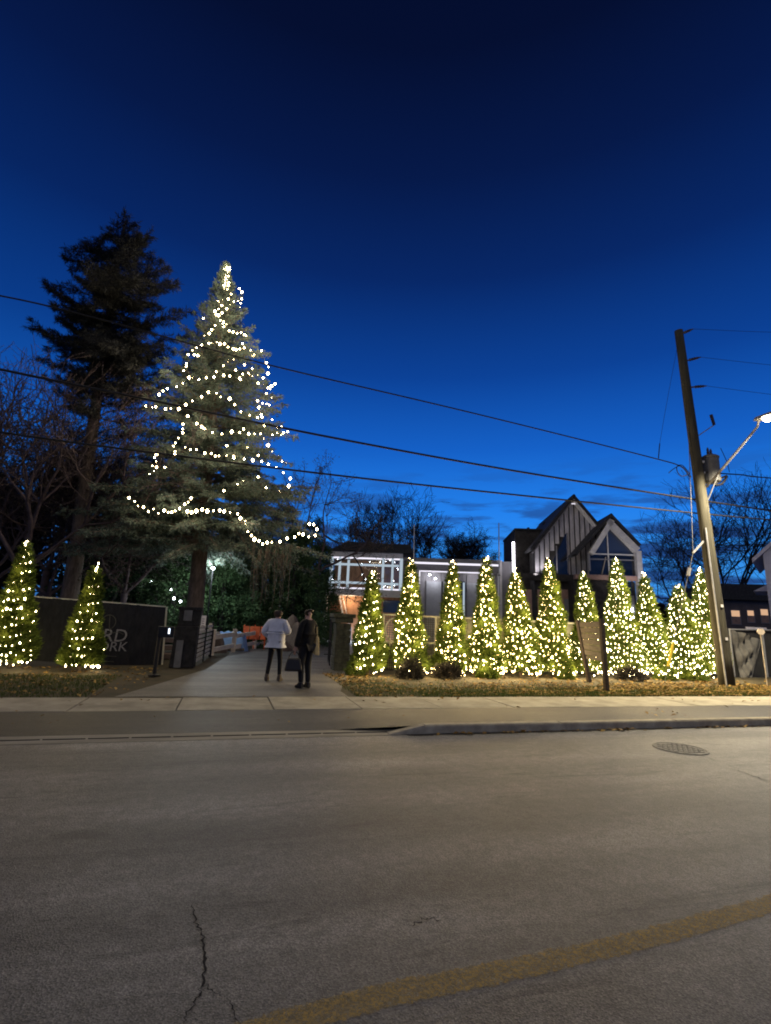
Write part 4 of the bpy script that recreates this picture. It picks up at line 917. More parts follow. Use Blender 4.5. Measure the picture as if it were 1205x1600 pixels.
for px, Y, H, R, n, lab in [(215, 27, 5.2, 2.6, 14000, 'dense dark evergreen behind the black banner'), (268, 26, 4.6, 2.2, 12000, 'green evergreen just left of the spruce trunk, catching light'), (345, 27, 4.8, 2.2, 14000, 'bright green evergreen right of the spruce trunk'),
                           (395, 31, 6.6, 2.9, 14000, 'dark evergreen behind the white rail fence'), (455, 30, 6.9, 2.5, 18000, 'full cedar above the heads of the two people'), (495, 33, 6.6, 1.5, 12000, 'narrow evergreen touching the glass fronted building'), (310, 34, 6.5, 3.5, 14000, 'deep evergreen in the dark behind the spruce trunk'), (150, 29, 5.0, 3.2, 12000, 'dark evergreen mass behind the second cone tree'), (430, 39, 10.5, 3.4, 16000, 'tall dark evergreen filling the gap right of the spruce'), (480, 42, 10.5, 2.8, 12000, 'tall dark evergreen rising left of the glass fronted building'), (270, 38, 10, 4.5, 16000, 'wide dark evergreen far behind the spruce boughs'), (375, 40, 10.5, 4, 16000, 'dark evergreen top showing behind the lowest garland'), (205, 34, 11.5, 4.0, 18000, 'dark evergreen between the pine and the spruce')]:
    evergreen('evergreen_tree', lab, g2(px, Y), H, R, n)
for px, Y, rx, rz, lab in [(1140, 52, 9, 4.6, 'dark hedge mass below the large bare tree'), (1010, 52, 7, 4.8, 'dark hedge mass right behind the gabled building'), (40, 34, 11, 9.6, 'black thicket at the far left behind the cone trees'), (700, 66, 16, 8, 'dark wooded bank behind the flat roofed building'), (400, 50, 11, 8, 'black thicket far behind the driveway evergreens')]:
    t = thing('thicket', lab, 'thicket', g2(px, Y), 'dark thickets in the background')
    n = 16000; a = rand_dir(n); a[:, 2] = np.abs(a[:, 2]); r = rng.uniform(.3, 1, (n, 1))**.4*(1+.16*np.sin(a[:, :1]*9)+.1*np.sin(a[:, :1]*23+a[:, 2:]*7)); pos = a*r*np.array([[rx, 2.5, rz]])
    V, F = blades(pos, a+rand_dir(n)*.9, rng.uniform(.3, .75, n), .32); mesh_obj('foliage', np_mesh('foliage', V, F), M['dark_leaf'], t)
# ============================================================ POLE, LAMP, CABLES
pbx = P(1137, 1077, 12.6); PB = Vector((pbx.x, 12.6, LZ-.02)); PT = P(1060.5, 517, 12.6)
def pole_at(z): t_ = (z-PB.z)/(PT.z-PB.z); return PB.lerp(PT, t_)
up = thing('utility_pole', 'tall weathered wooden utility pole with transformer leaning slightly at the right', 'utility pole', PB)
MB().tube([pole_at(z) for z in (LZ-.02, 1, 3, 6, 9, 11, PT.z)], [.235, .222, .205, .185, .165, .15, .142], 16).build('shaft', M['pole'], up, smooth=True)
c = pole_at(7.35)+Vector((.48, -.12, 0))
tank = MB().lathe((c.x, c.y, c.z-.48), [(.24, 0), (.27, .03), (.27, .86), (.29, .88), (.29, .93), (.20, .99)], 18).build('transformer_tank', M['tank'], up, smooth=False)
for i, (dx, dy) in enumerate(((-.06, 0), (.14, .05))):
    MB().lathe((c.x+dx, c.y+dy, c.z+.5), [(.035, 0), (.06, .04), (.035, .07), (.055, .12), (.03, .16), (.045, .20), (.02, .30)], 10).build('bushing', M['ceramic'], tank, smooth=True)
MB().bar(pole_at(7.2)+Vector((.1, 0, 0)), c+Vector((-.2, 0, -.15)), .08).build('bracket', M['galv'], up); MB().bar(pole_at(7.6)+Vector((.1, 0, 0)), c+Vector((-.2, 0, .25)), .08).build('bracket', M['galv'], up)
for px, py in ((1112, 655), (1116, 661)): pass
a0 = P(1111, 648, 12.4); b0 = P(1116, 664, 12.4); t_ = MB().tube([a0, b0], [.055, .05], 8).build('fuse_cutout', M['ceramic'], up)
MB().bar(pole_at(8.45), b0, .035).build('cutout_arm', M['galv'], up)
for (x0, y0), (x1, y1) in (((1064, 522), (1083, 514)), ((1071, 564), (1095, 558)), ((1080, 605), (1104, 603))):
    a = P(x0, y0, 12.5); b_ = P(x1, y1, 12.3); v = b_-a; mb = MB(); mb.tube([a+v*k for k in (0, .25, .3, .4, .45, .55, .6, .7, .75, .85, 1)], [.03, .03, .06, .03, .06, .03, .06, .03, .05, .03, .02], 8); mb.build('insulator', M['ceramic'], up, smooth=False)
MB().tube([pole_at(LZ)+Vector((-.2, -.14, 0)), pole_at(3)+Vector((-.18, -.13, 0)), pole_at(5.2)+Vector((-.15, -.12, 0))], .03, 6).build('ground_conduit', M['galv'], up)
for z, m in ((1.55, 'white'), (2.6, 'white')):
    q = pole_at(z)+Vector((-.03, -.225, 0)); MB().box(q.x-.05, q.x+.05, q.y-.01, q.y+.0, q.z-.05, q.z+.04).build('pole_tag', M[m], up)
# side strut and guy wire
st0 = pole_at(4.9); st1 = P(1083, 864, 12.6); MB().bar(st0, st1, .05).build('guy_strut', M['galv'], up)
gy = thing('guy_wire', 'steel guy wire from the pole strut down to the ground with yellow guard', 'guy wire', G(1038, 1050, LZ))
gl_ = P(1036, 1035, 13.1); gl_.z = LZ
MB().tube([pole_at(10.3), st1, gl_], .012, 5).build('strand', M['tank'], gy)
MB().tube([gl_.lerp(st1, .12), gl_.lerp(st1, .30)], .04, 8).build('guard', M['yellowguard'], gy); MB().tube([gl_.lerp(st1, .82), gl_.lerp(st1, .88)], .06, 8).build('strain_insulator', M['lwall'], gy)
# street lamp
LP = P(1199, 655, 10.15)
sl = thing('street_lamp', 'lit street lamp on a sloping arm at the right edge of the photo', 'street lamp', pole_at(6.7))
arm0 = pole_at(6.65)+Vector((.1, -.15, 0)); ar = [arm0, arm0.lerp(LP, .3)+Vector((0, 0, .02)), arm0.lerp(LP, .6)+Vector((0, 0, .05)), arm0.lerp(LP, .86)+Vector((0, 0, .10)), LP+Vector((.02, .25, .12))]
MB().tube(ar, [.045, .043, .04, .036, .03], 10).build('arm', M['lwall'], sl, smooth=True)
MB().bar(pole_at(6.2)+Vector((.1, -.15, 0)), arm0.lerp(LP, .22), .03).build('arm_brace', M['galv'], sl)
hd = MB(); hd.hexa([LP+Vector(v) for v in ((-.14, -.36, .06), (.14, -.36, .06), (.14, .36, .06), (-.14, .36, .06), (-.07, -.28, .19), (.07, -.28, .19), (.07, .32, .19), (-.07, .32, .19))]); hd = hd.build('lamp_head', M['galv'], sl, bevel=.03)
lens = MB().lathe(tuple(LP+Vector((0, -.05, -.06))), [(.05, -.02), (.13, .01), (.17, .07), (.18, .115)], 16).build('lens', emis('lamp_lens', (1, .82, .52), 22), hd, smooth=True)
ld = bpy.data.lights.new('street_lamp_light', 'SPOT'); ld.energy = 7500; ld.color = (1, .86, .60); ld.shadow_soft_size = .16; ld.spot_size = math.radians(138); ld.spot_blend = .5
lo = bpy.data.objects.new('street_lamp_light', ld); C.objects.link(lo); lo.location = LP+Vector((0, -.05, -.14)); lo.rotation_euler = (0, 0, 0)
# cables
def cable(name, label, px, Y, r, m='rubber', group='cables strung along the street'):
    pts = [P(x, y, Y if not isinstance(Y, (list, tuple)) else Y[i]) for i, (x, y) in enumerate(px)]
    # smooth through the points
    out = []
    for i in range(len(pts)-1):
        p0 = pts[max(i-1, 0)]; p1 = pts[i]; p2 = pts[i+1]; p3 = pts[min(i+2, len(pts)-1)]
        for k in range(6):
            t = k/6; out.append(.5*((2*p1)+(p2-p0)*t+(2*p0-5*p1+4*p2-p3)*t*t+(3*p1-p0-3*p2+p3)*t**3))
    out.append(pts[-1]); o = MB().tube(out, r, 6).build(name, M[m], origin=out[0], smooth=True); tag(o, label, 'cable', group); return o
cable('overhead_cable', 'topmost overhead cable, ending in a loop left of the pole', [(-260, 420), (0, 462), (150, 497), (300, 538), (440, 575), (700, 636), (900, 685), (1030, 718), (1060, 727), (1072, 736), (1077, 745)], 12.4, .019)
cable('cable_loop', 'slack loop of cable hanging beside the pole at the end of the topmost cable', [(1045, 739), (1052, 733), (1062, 728), (1070, 733), (1074, 741), (1066, 744), (1059, 738), (1058, 729), (1066, 727), (1076, 738), (1080, 746)], 12.35, .014, group='cable loop')
cable('overhead_cable', 'middle overhead cable crossing the sky and passing behind the pole', [(-260, 520), (0, 577), (200, 618), (500, 680), (800, 735), (1090, 781), (1205, 798), (1400, 828)], 12.8, .030)
cable('overhead_cable', 'lowest overhead cable crossing the whole photo in front of the spruce', [(-260, 625), (0, 675), (300, 715), (590, 750), (900, 783), (1110, 804), (1205, 812), (1400, 826)], 12.85, .026)
cable('overhead_cable', 'short overhead cable leaving the pole to the right below the transformer', [(1103, 737), (1130, 740), (1160, 742), (1205, 747), (1420, 762)], 12.4, .022)
for (x0, y0), (x1, y1), nm in (((1083, 514), (1330, 520), 'topmost'), ((1095, 558), (1330, 580), 'second'), ((1104, 603), (1330, 628), 'third')):
    cable('power_line', 'thin %s power line running from the pole insulators to the right' % nm, [(x0, y0), ((x0+x1)/2, (y0+y1)/2+2), (x1, y1)], 12.3, .007, group='thin power lines at the pole head')
cable('drop_wire', 'thin wire hanging from the transformer bushing to the cable below', [(1126, 700), (1136, 722), (1140, 738)], 12.35, .012, group='drop wires')
cable('cable_splice', 'bundled splice hanging on the cable just right of the pole', [(1118, 757), (1126, 748), (1136, 744), (1128, 756), (1118, 758)], 12.3, .035, group='cable splice')
cable('line_marker', 'small clamp standing above the topmost cable left of the pole', [(1029, 716), (1030, 704), (1031, 693)], 12.4, .018, group='line clamp')

cable('stay_wire', 'very thin wire from the clamp on the topmost cable up to the pole', [(1031, 693), (1040, 640), (1058, 545), (1063, 530)], 12.4, .006, group='thin stay wires')
# ============================================================ FENCES, GATES, BANNERS
def text_obj(txt, size, m, parent, loc, rotz, name, thick=.006, shear=0, stretch=1.0):
    cu = bpy.data.curves.new(name, 'FONT'); cu.body = txt; cu.size = size; cu.extrude = thick; cu.shear = shear; cu.resolution_u = 3
    tmp = bpy.data.objects.new('tmp', cu); C.objects.link(tmp); dg = bpy.context.evaluated_depsgraph_get(); me = bpy.data.meshes.new_from_object(tmp.evaluated_get(dg)); bpy.data.objects.remove(tmp)
    o = mesh_obj(name, me, M[m], parent); me.materials.clear(); me.materials.append(M[m]); o.location = Vector(loc)-root_of(parent); o.rotation_euler = (math.pi/2, 0, rotz); o.scale = (stretch, 1, 1); return o
# black banner fence on the left
A0 = P(58, 1035, 15.9); A1 = P(251, 1040, 16.5); A0.z = A1.z = LZ
hA = P(160, 941, 16.2).z; hB = P(261, 948, 16.5).z
bf = thing('banner_fence', 'black mesh banner fence with white lettering left of the gate', 'banner', A0)
dvn = (A1-A0).normalized(); nrm = Vector((dvn.y, -dvn.x, 0))
def ba(px, py, off=0):   # point on the banner plane
    d = ray(px, py); q = A0+nrm*off; t = (q.x*nrm.x+q.y*nrm.y)/(d.x*nrm.x+d.y*nrm.y); return Vector((d.x*t, d.y*t, CAMH+d.z*t))
tl, tr, br, bl = ba(155, 941), ba(259, 948), ba(251, 1044), ba(155, 1038)
def quadsheet(name, tl, tr, bl, br, m, parent, nx=24, ny=16, amp=.012, th=.012, n_=None):
    V = []; n_ = n_ or nrm
    for s in (0, 1):
        for j in range(ny+1):
            for i in range(nx+1):
                p = bl.lerp(br, i/nx).lerp(tl.lerp(tr, i/nx), j/ny); p = p+n_*(amp*(math.sin(i*1.1+j*.3)+math.sin(i*.37-j*.9))*math.sin(math.pi*i/nx)+s*th); V.append(tuple(p-root_of(parent)))
    F = []; o_ = (nx+1)*(ny+1)
    for j in range(ny):
        for i in range(nx):
            a = j*(nx+1)+i; F.append((a, a+1, a+nx+2, a+nx+1)); F.append((o_+a, o_+a+nx+1, o_+a+nx+2, o_+a+1))
    return mesh_obj(name, np_mesh(name, V, F), m if not isinstance(m, str) else M[m], parent)
quadsheet('banner_sheet', tl, tr, bl, br, 'screen', bf)
tl0, bl0 = ba(52, 932), ba(46, 1032)
quadsheet('banner_sheet', tl0, tl+dvn*-.03, bl0, bl+dvn*-.03, 'screen', bf)
MB().bar(tl0, tr, .035).build('top_rail', M['frame'], bf)
MB().bar(tr+dvn*.03, Vector((br.x, br.y, LZ))+dvn*.03, .045).build('end_post', M['frame'], bf); MB().bar(tl0, Vector((bl0.x, bl0.y, LZ)), .045).build('end_post', M['black'], bf); MB().bar(ba(157, 941, -.06), Vector((*ba(153, 1040, -.06).xy, LZ)), .045).build('mid_post', M['black'], bf)
rz = math.atan2(dvn.y, dvn.x)
q = ba(158, 1002, .04); text_obj('RD', .50, 'bannertext', bf, q, rz, 'lettering', shear=.08, stretch=.95)
q = ba(150, 1017, .04); text_obj('ORK', .37, 'bannertext', bf, q, rz, 'lettering', shear=.08, stretch=1.0)
MB().bar(ba(150, 1024, .04), ba(182, 1026, .04), .012, .035, up=nrm).build('underline', M['mesh'], bf); MB().bar(ba(150, 1032, .04), ba(178, 1034, .04), .012, .02, up=nrm).build('underline', M['mesh'], bf)
cc_ = ba(170, 972, .04); rr_ = (ba(181, 972, .04)-cc_).length
arc = [cc_+dvn*(rr_*math.cos(a))+Vector((0, 0, 1.12*rr_*math.sin(a))) for a in np.linspace(-1.4, math.pi*.9, 16)]
MB().tube(arc+[], .013, 4).build('emblem_ring', M['mesh'], bf)
MB().tube([cc_+dvn*.0+Vector((0, 0, .22)), cc_+dvn*.03+Vector((0, 0, -.1)), cc_+dvn*.06+Vector((0, 0, -.24))], .012, 4).build('emblem_stroke', M['mesh'], bf)
MB().tube([cc_+dvn*(-.3)+Vector((0, 0, -.32)), cc_+dvn*.1+Vector((0, 0, -.30)), cc_+dvn*.3+Vector((0, 0, -.27)), cc_+dvn*.42+Vector((0, 0, -.33))], .012, 4).build('emblem_stroke', M['mesh'], bf)

# intercom post
ip = G(241, 1056, LZ); it = P(247, 985, ip.y)
t = thing('intercom_post', 'slim black post with a small lit box in front of the left gate pillar', 'intercom post', ip)
MB().tube([ip, Vector((ip.x, ip.y, it.z))], .05, 10).build('post', M['black'], t); MB().lathe(tuple(ip), [(.15, 0), (.15, .03), (.06, .05)], 14).build('base_plate', M['black'], t)
q = Vector((ip.x+.16, ip.y, it.z-.02)); bx_ = MB().box(q.x-.2, q.x+.16, q.y-.09, q.y+.09, q.z-.14, q.z+.12).build('intercom_box', M['black'], t, bevel=.015)
MB().box(q.x+.03, q.x+.07, q.y-.096, q.y-.09, q.z-.05, q.z+.08).build('light', emis('intercom_light', (.75, .85, 1), 2.5), bx_)
# left gate pillar
gp = G(284, 1042, LZ); gt = P(288, 948, gp.y)
t = thing('gate_pillar', 'black stone gate pillar on the left side of the driveway', 'pillar', gp)
x, y, z = gp.x, gp.y, gt.z
MB().hexa([(x-.33, y-.25, LZ), (x+.33, y-.25, LZ), (x+.33, y+.4, LZ), (x-.33, y+.4, LZ), (x-.27, y-.22, LZ+1.15), (x+.33, y-.22, LZ+1.15), (x+.33, y+.4, LZ+1.15), (x-.27, y+.4, LZ+1.15)]).build('pillar_foot', M['stoneblack'], t, bevel=.02)
MB().box(x-.24, x+.36, y-.20, y+.4, LZ+1.152, z-.1).build('pillar_body', M['stoneblack'], t, bevel=.02); MB().box(x-.27, x+.39, y-.24, y+.44, z-.098, z).build('pillar_cap', M['stoneblack'], t, bevel=.015)
MB().box(x-.10, x+.12, y-.232, y-.202, LZ+1.3, LZ+1.62).build('keypad', M['tank'], t); MB().box(x-.20, x-.02, y-.29, y-.255, LZ, LZ+.75).build('access_panel', M['tank'], t)
# slatted gate leaf
ga, gb = G(303, 1041, LZ), G(327, 1026, LZ); gh = 1.15
t = thing('slatted_gate', 'open gate leaf of pale horizontal slats beside the black pillar', 'gate', ga)
MB().bar(ga, ga+Vector((0, 0, gh+.1)), .07).build('gate_post', M['black'], t); MB().bar(gb, gb+Vector((0, 0, gh+.1)), .07).build('gate_post', M['black'], t)
for i in range(8):
    z = Vector((0, 0, .14+i*.137)); MB().bar(ga+z+(gb-ga)*.03, gb+z-(gb-ga)*.03, .03, .085).build('slat', M['slat'], t)
# notice on a post
nq = G(317, 1034, LZ); t = thing('notice_sign', 'small white notice on a thin post behind the slatted gate', 'sign', nq)
na, nb_ = P(312, 986, nq.y), P(323, 962, nq.y)
MB().tube([nq, Vector((nq.x, nq.y, nb_.z-.02))], .025, 6).build('post', M['black'], t); MB().box(na.x, nb_.x, nq.y-.05, nq.y-.03, na.z, nb_.z).build('notice_board', M['white'], t)
nl = MB()
for i in range(5): MB().box(na.x+.04, nb_.x-.05, nq.y-.056, nq.y-.051, nb_.z-.12-i*.07, nb_.z-.10-i*.07).build('print_line', M['mesh'], t)
nq = G(329, 1027, LZ); na, nb_ = P(326, 984, nq.y), P(332, 974, nq.y); t = thing('path_light', 'small pale box light on a stake right of the white notice', 'path light', nq)
MB().tube([nq, Vector((nq.x, nq.y, na.z))], .02, 6).build('stake', M['black'], t); MB().box(na.x, nb_.x, nq.y-.06, nq.y+.04, na.z, nb_.z).build('light_box', M['cream'], t, bevel=.01)
# pale steps behind the left gate
t = thing('stone_steps', 'pale stone steps seen between the banner fence and the black pillar', 'steps', G(260, 1030, LZ))
for i in range(4):
    q = G(259, 1030-i*3, LZ); MB().box(q.x-.6, q.x+.6, q.y+i*.35, q.y+i*.35+.45, LZ+i*.2, LZ+.18+i*.2).build('step', M['rock'], t, bevel=.02)
# white rail fence along the driveway
rf = thing('rail_fence', 'low white timber rail fence along the left edge of the driveway', 'fence', G(364, 1019, LZ))
rb_ = [G(330, 1024, LZ), G(364, 1019, LZ), G(397, 1014, LZ), G(440, 1006, LZ), G(462, 1001, LZ)]
for p in rb_: MB().box(p.x-.09, p.x+.09, p.y-.09, p.y+.09, LZ, LZ+.95).build('fence_post', M['cream'], rf, bevel=.01)
for i in range(4):
    for z in (.20, .66): MB().bar(rb_[i]+Vector((0, -.12, z)), rb_[i+1]+Vector((0, -.12, z+.08)), .05, .17).build('rail', M['cream'], rf)
# things by the fence
p = P(360, 1000, 23.5); t = thing('tarped_heap', 'long low heap under a pale blue tarpaulin behind the white rail fence', 'tarpaulin heap', (p.x, 23.5, LZ))
def heap(name, x0, x1, y0, y1, h, m, parent, amp=.12, nx=18, ny=8):
    V = []; F = []
    for j in range(ny+1):
        for i in range(nx+1):
            u, v = i/nx, j/ny; z = h*min(1, (math.sin(math.pi*u)*2.4))*min(1, math.sin(math.pi*v)*1.8)+amp*h*(math.sin(i*1.3+j)+math.sin(i*.7-j*1.9))*.5*math.sin(math.pi*u)*math.sin(math.pi*v); V.append((x0+(x1-x0)*u, y0+(y1-y0)*v, LZ-.03+max(0, z)))
    for j in range(ny):
        for i in range(nx): a = j*(nx+1)+i; F.append((a, a+1, a+nx+2, a+nx+1))
    return MB().add(V, F).build(name, M[m], parent, fix=False, smooth=True)
x0, x1 = P(333, 1000, 23.5).x, P(390, 1000, 23.5).x
heap('tarpaulin', x0, x1, 23, 24.6, .78, 'blue', t); MB().tube([(x0+.2, 22.95, LZ+.05), (x1-.2, 22.95, LZ+.08)], .06, 6).build('edge_log', M['bark'], t)
x0, x1 = P(380, 1000, 24.8).x, P(414, 1000, 24.8).x; t = thing('orange_barrier', 'bright orange plastic barrier panel behind the white rail fence', 'barrier', ((x0+x1)/2, 24.8, LZ))
for i in range(4): MB().box(x0+(x1-x0)*i/4+.02, x0+(x1-x0)*(i+1)/4-.02, 24.78, 24.84, LZ+.45, LZ+1.05).build('barrier_panel', M['orange'], t)
for xx in (x0, (x0+x1)/2, x1): MB().box(xx-.03, xx+.03, 24.85, 24.91, LZ, LZ+1.1).build('barrier_leg', M['orange'], t)
def rock(label, c, r, seed, m='rock'):
    bm = bmesh.new(); bmesh.ops.create_icosphere(bm, subdivisions=3, radius=1); rn = random.Random(seed); ph = [rn.uniform(0, 6) for _ in range(6)]
    for v in bm.verts:
        k = 1+.16*math.sin(v.co.x*3+ph[0])+.14*math.sin(v.co.y*4+ph[1])+.10*math.sin(v.co.z*5+ph[2]+v.co.x*3); v.co = Vector((v.co.x*r[0]*k, v.co.y*r[1]*k, max(-.15, v.co.z)*r[2]*k))
    me = bpy.data.meshes.new('boulder'); bm.to_mesh(me); bm.free(); o = mesh_obj('boulder', me, M[m]); o.location = c; tag(o, label, 'boulder', 'boulders along the driveway'); return o
q = P(337, 1005, 22.6); rock('tan boulder at the left end of the white rail fence', (q.x, 22.6, LZ), (.4, .4, .75), 1)
for i, (px, Y, r, lab) in enumerate([(452, 25.5, (.6, .5, 1.3), 'tall pinkish boulder right behind the person in the white jacket'), (462, 25, (.5, .5, 1.0), 'pinkish boulder between the two people'), (446, 24, (.35, .35, .55), 'smaller pale boulder low behind the white jacket'), (345, 22.2, (.3, .3, .3), 'small boulder on the ground below the blue tarpaulin'), (478, 26.5, (.5, .5, .7), 'low boulder behind the person in the black coat')]):
    q = P(px, 1000, Y); rock(lab, (q.x, Y, LZ), r, i+3)
# right gate pillar with iron gate leaf
gp = G(530, 1047, LZ); gt = P(531, 959, gp.y); x, y = gp.x, gp.y
t = thing('gate_pillar', 'rough dark stone gate pillar with wider cap on the right of the driveway', 'pillar', gp)
for i in range(7):
    h0 = LZ+(gt.z-.28-LZ)*i/7; h1 = LZ+(gt.z-.28-LZ)*(i+1)/7-.008; j = rng.normal()*.012
    MB().box(x-.23+j, x+.01+j*2, y-.22, y+.24, h0, h1).build('stone', M['pillar'], t, bevel=.012); MB().box(x+.018+j*2, x+.24+j, y-.23+j, y+.24, h0, h1).build('stone', M['pillar'], t, bevel=.012)
MB().box(x-.28, x+.30, y-.28, y+.30, gt.z-.27, gt.z-.12).build('capstone', M['pillar'], t, bevel=.02); MB().box(x-.34, x+.36, y-.34, y+.36, gt.z-.118, gt.z).build('capstone', M['pillar'], t, bevel=.02)
gq = G(516, 1044, LZ); g3 = Vector((gq.x, gq.y+.1, LZ)); g4 = g3+Vector((.02, 1.5, 0)); g4 = G(512, 1036, LZ)
t = thing('iron_gate', 'open black iron gate leaf hanging beside the right stone pillar', 'gate', g3)
for i in range(7):
    p = g3.lerp(g4, i/6); MB().tube([p+Vector((0, 0, .06)), p+Vector((0, 0, 1.62))], .014, 5).build('bar', M['black'], t)
for z in (.12, .8, 1.55): MB().bar(g3+Vector((0, 0, z)), g4+Vector((0, 0, z)), .035).build('crossbar', M['black'], t)
MB().bar(g4+Vector((-.16, -.02, .30)), g4+Vector((.18, -.02, .30)), .035).build('latch', M['black'], t)
q = G(544, 1000, LZ); t = MB().box(q.x-.25, q.x+.25, q.y, q.y+.5, LZ, LZ+1.0).build('utility_box', M['lwall'], origin=(q.x, q.y, LZ), bevel=.02); tag(t, 'small pale utility box on the forecourt behind the right gate pillar', 'utility box')

# fence behind the right row of cone trees
FY = 15.7
xa = P(597, 1000, FY).x; xm = P(682, 1000, FY).x; xe = P(1128, 1000, FY).x
fz = P(760, 967, FY).z
fn = thing('panel_fence', 'pale olive panel fence with cap rail behind the row of cone trees', 'fence', (xm, FY, LZ))
nP = 13; wP = (xe-xm)/nP
for i in range(nP):
    MB().box(xm+i*wP+.05, xm+(i+1)*wP-.05, FY, FY+.04, LZ+.03, fz-.05).build('fence_panel', M['fence'], fn)
    MB().box(xm+i*wP-.045, xm+i*wP+.045, FY-.03, FY+.07, LZ, fz-.04).build('fence_post', M['fence'], fn)
    MB().box(xm+i*wP+.002, xm+(i+1)*wP-.002, FY-.05, FY+.09, fz-.038, fz+.02).build('cap_rail', M['fencecap'], fn)
# framed mesh banner left of it
zt_, zb_ = P(640, 962, FY-.1).z, P(640, 1004, FY-.1).z
mb_ = thing('mesh_banner', 'framed see-through mesh banner with an emblem between the first cone trees', 'banner', (xa, FY-.1, LZ))
for a, b_ in (((xa, zt_), (xm-.08, zt_)), ((xa, zb_), (xm-.08, zb_))): MB().bar((a[0], FY-.1, a[1]), (b_[0], FY-.1, b_[1]), .05).build('frame_rail', M['frame'], mb_)
for xx, m_ in ((xa, 'frame'), (xm-.08, 'frame')): MB().bar((xx, FY-.1, LZ if xx != xa else zb_-.1), (xx, FY-.1, zt_+.03), .05).build('frame_post', M[m_], mb_)
for k, (z0_, z1_) in enumerate(((zb_, zt_), (LZ+.05, zb_))):
    ms_ = MB(); n1 = int((xm-.1-xa)/.075)
    for i in range(1, n1): xx = xa+i*.075; ms_.box(xx-.012, xx+.012, FY-.09, FY-.08, z0_, z1_)
    for j in range(1, int((z1_-z0_)/.075)): ms_.box(xa, xm-.1, FY-.079, FY-.069, z0_+j*.075-.012, z0_+j*.075+.012)
    stuff(ms_.build('wire_mesh', M['mesh'], mb_, fix=False))
c_ = P(619, 984, FY-.16); rr_ = .36
MB().tube([c_+Vector((rr_*math.cos(a), 0, rr_*1.05*math.sin(a))) for a in np.linspace(1.7, 4.4, 12)], .022, 5).build('emblem_curve', M['frame'], mb_)
for dx in (-.2, .12): MB().bar(c_+Vector((dx-.07, 0, -.42)), c_+Vector((dx+.07, 0, -.42)), .025).build('emblem_stroke', M['frame'], mb_); MB().bar(c_+Vector((dx, .0, -.32)), c_+Vector((dx, 0, -.52)), .024).build('emblem_stroke', M['frame'], mb_)
p = P(609, 1020, FY-.02); MB().box(p.x-.16, p.x+.16, FY, FY+.1, LZ, zb_-.03).build('dark_support', M['black'], mb_)
# second bay of the same mesh, low wall
# brown sign board
s1 = G(948, 1080, LZ); s0 = G(921, 1066, LZ); h1_ = P(941, 966, s1.y).z; h0_ = h1_
t = thing('board_sign', 'brown timber board sign on two dark posts in front of the cone trees', 'sign', s1)
s1t = P(940, 967, s1.y); s0t = P(903, 969, s0.y)
MB().bar(s1, s1t, .11, .11).build('sign_post', M['sign'], t, bevel=.01); MB().bar(s0, s0t, .11, .11).build('sign_post', M['sign'], t, bevel=.01)
def on_sign(u, v, off=0):   # u along, v up
    a = s0.lerp(s0t, v); b_ = s1.lerp(s1t, v); n2 = (s1-s0).cross(Vector((0, 0, 1))).normalized(); n2 = n2 if n2.y < 0 else -n2; return a.lerp(b_, u)+n2*off
nb2 = 6
for i in range(nb2):
    v0 = .44+.53*i/nb2; v1 = .44+.53*(i+1)/nb2-.006; MB().hexa([on_sign(.04, v0, .05), on_sign(.96, v0, .05), on_sign(.96, v0, -.0), on_sign(.04, v0, 0), on_sign(.04, v1, .05), on_sign(.96, v1, .05), on_sign(.96, v1, 0), on_sign(.04, v1, 0)]).build('sign_plank', M['sign'], t)
for i, (v, uu) in enumerate(((.86, (.2, .4, .6, .8)), (.74, (.25, .5, .75)), (.64, (.2, .45, .7)))):  # gold strokes stand in for unread lettering and golden bulb light
    for u in uu:
        pts = [on_sign(u+.07*math.cos(a)*1.0, v+.02*math.sin(a), .06) for a in np.linspace(0, 4.6+.8*((i+int(u*10)) % 2), 9)]; MB().tube(pts, .010, 4).build('gold_stroke', M['gold'], t)
for v in (.575, .53): MB().bar(on_sign(.2, v, .06), on_sign(.8, v, .06), .014).build('gold_line', M['gold'], t)
pl = [on_sign(.05, .40, .03), on_sign(.95, .42, .03)]; MB().bar(pl[0], pl[1], .04, .08).build('lower_rail', M['sign'], t)

# ============================================================ RIGHT EDGE
q0, q1 = P(1119, 950, 13.3), P(1127, 1075, 13.3); q = Vector((q1.x, 13.3, LZ))
t = thing('grey_post', 'pale grey steel post standing tight against the left of the utility pole', 'post', q); MB().tube([q, Vector((q0.x+.1, 13.3, q0.z))], .085, 12).build('shaft', M['galv'], t, smooth=True); MB().lathe((q0.x+.1, 13.3, q0.z), [(.095, 0), (.095, .02), (.03, .06)], 12).build('post_cap', M['galv'], t)
ry = 15.2; tl = P(1141, 983, ry); tr = P(1240, 985, ry); bl = P(1150, 1060, ry); br = P(1240, 1060, ry); bl.z = br.z = LZ+.02; nrm = Vector((0, -1, 0))
tn = thing('screened_fence', 'wire fence with sagging torn grey cloth right of the utility pole', 'fence', (bl.x, ry, LZ))
cl_ = mat('torn_cloth', (.09, .088, .085), .9, .45, 2.2, .5)
quadsheet('sagging_cloth', tl, P(1190, 1000, ry), P(1157, 1062, ry), P(1172, 1070, ry), cl_, tn, amp=.09, n_=nrm); quadsheet('dark_cloth', tl.lerp(tr, .0)+Vector((0, .1, 0)), tr+Vector((0, .1, 0)), bl+Vector((0, .1, 0)), br+Vector((0, .1, 0)), 'screen', tn, n_=nrm)
MB().bar(tl, tr, .04).build('top_rail', M['galv'], tn)
for xx in (tl.x, (tl.x+tr.x)/2, tr.x): MB().bar((xx, ry+.03, LZ), (xx, ry+.03, tl.z+.03), .05).build('fence_post', M['galv'], tn)
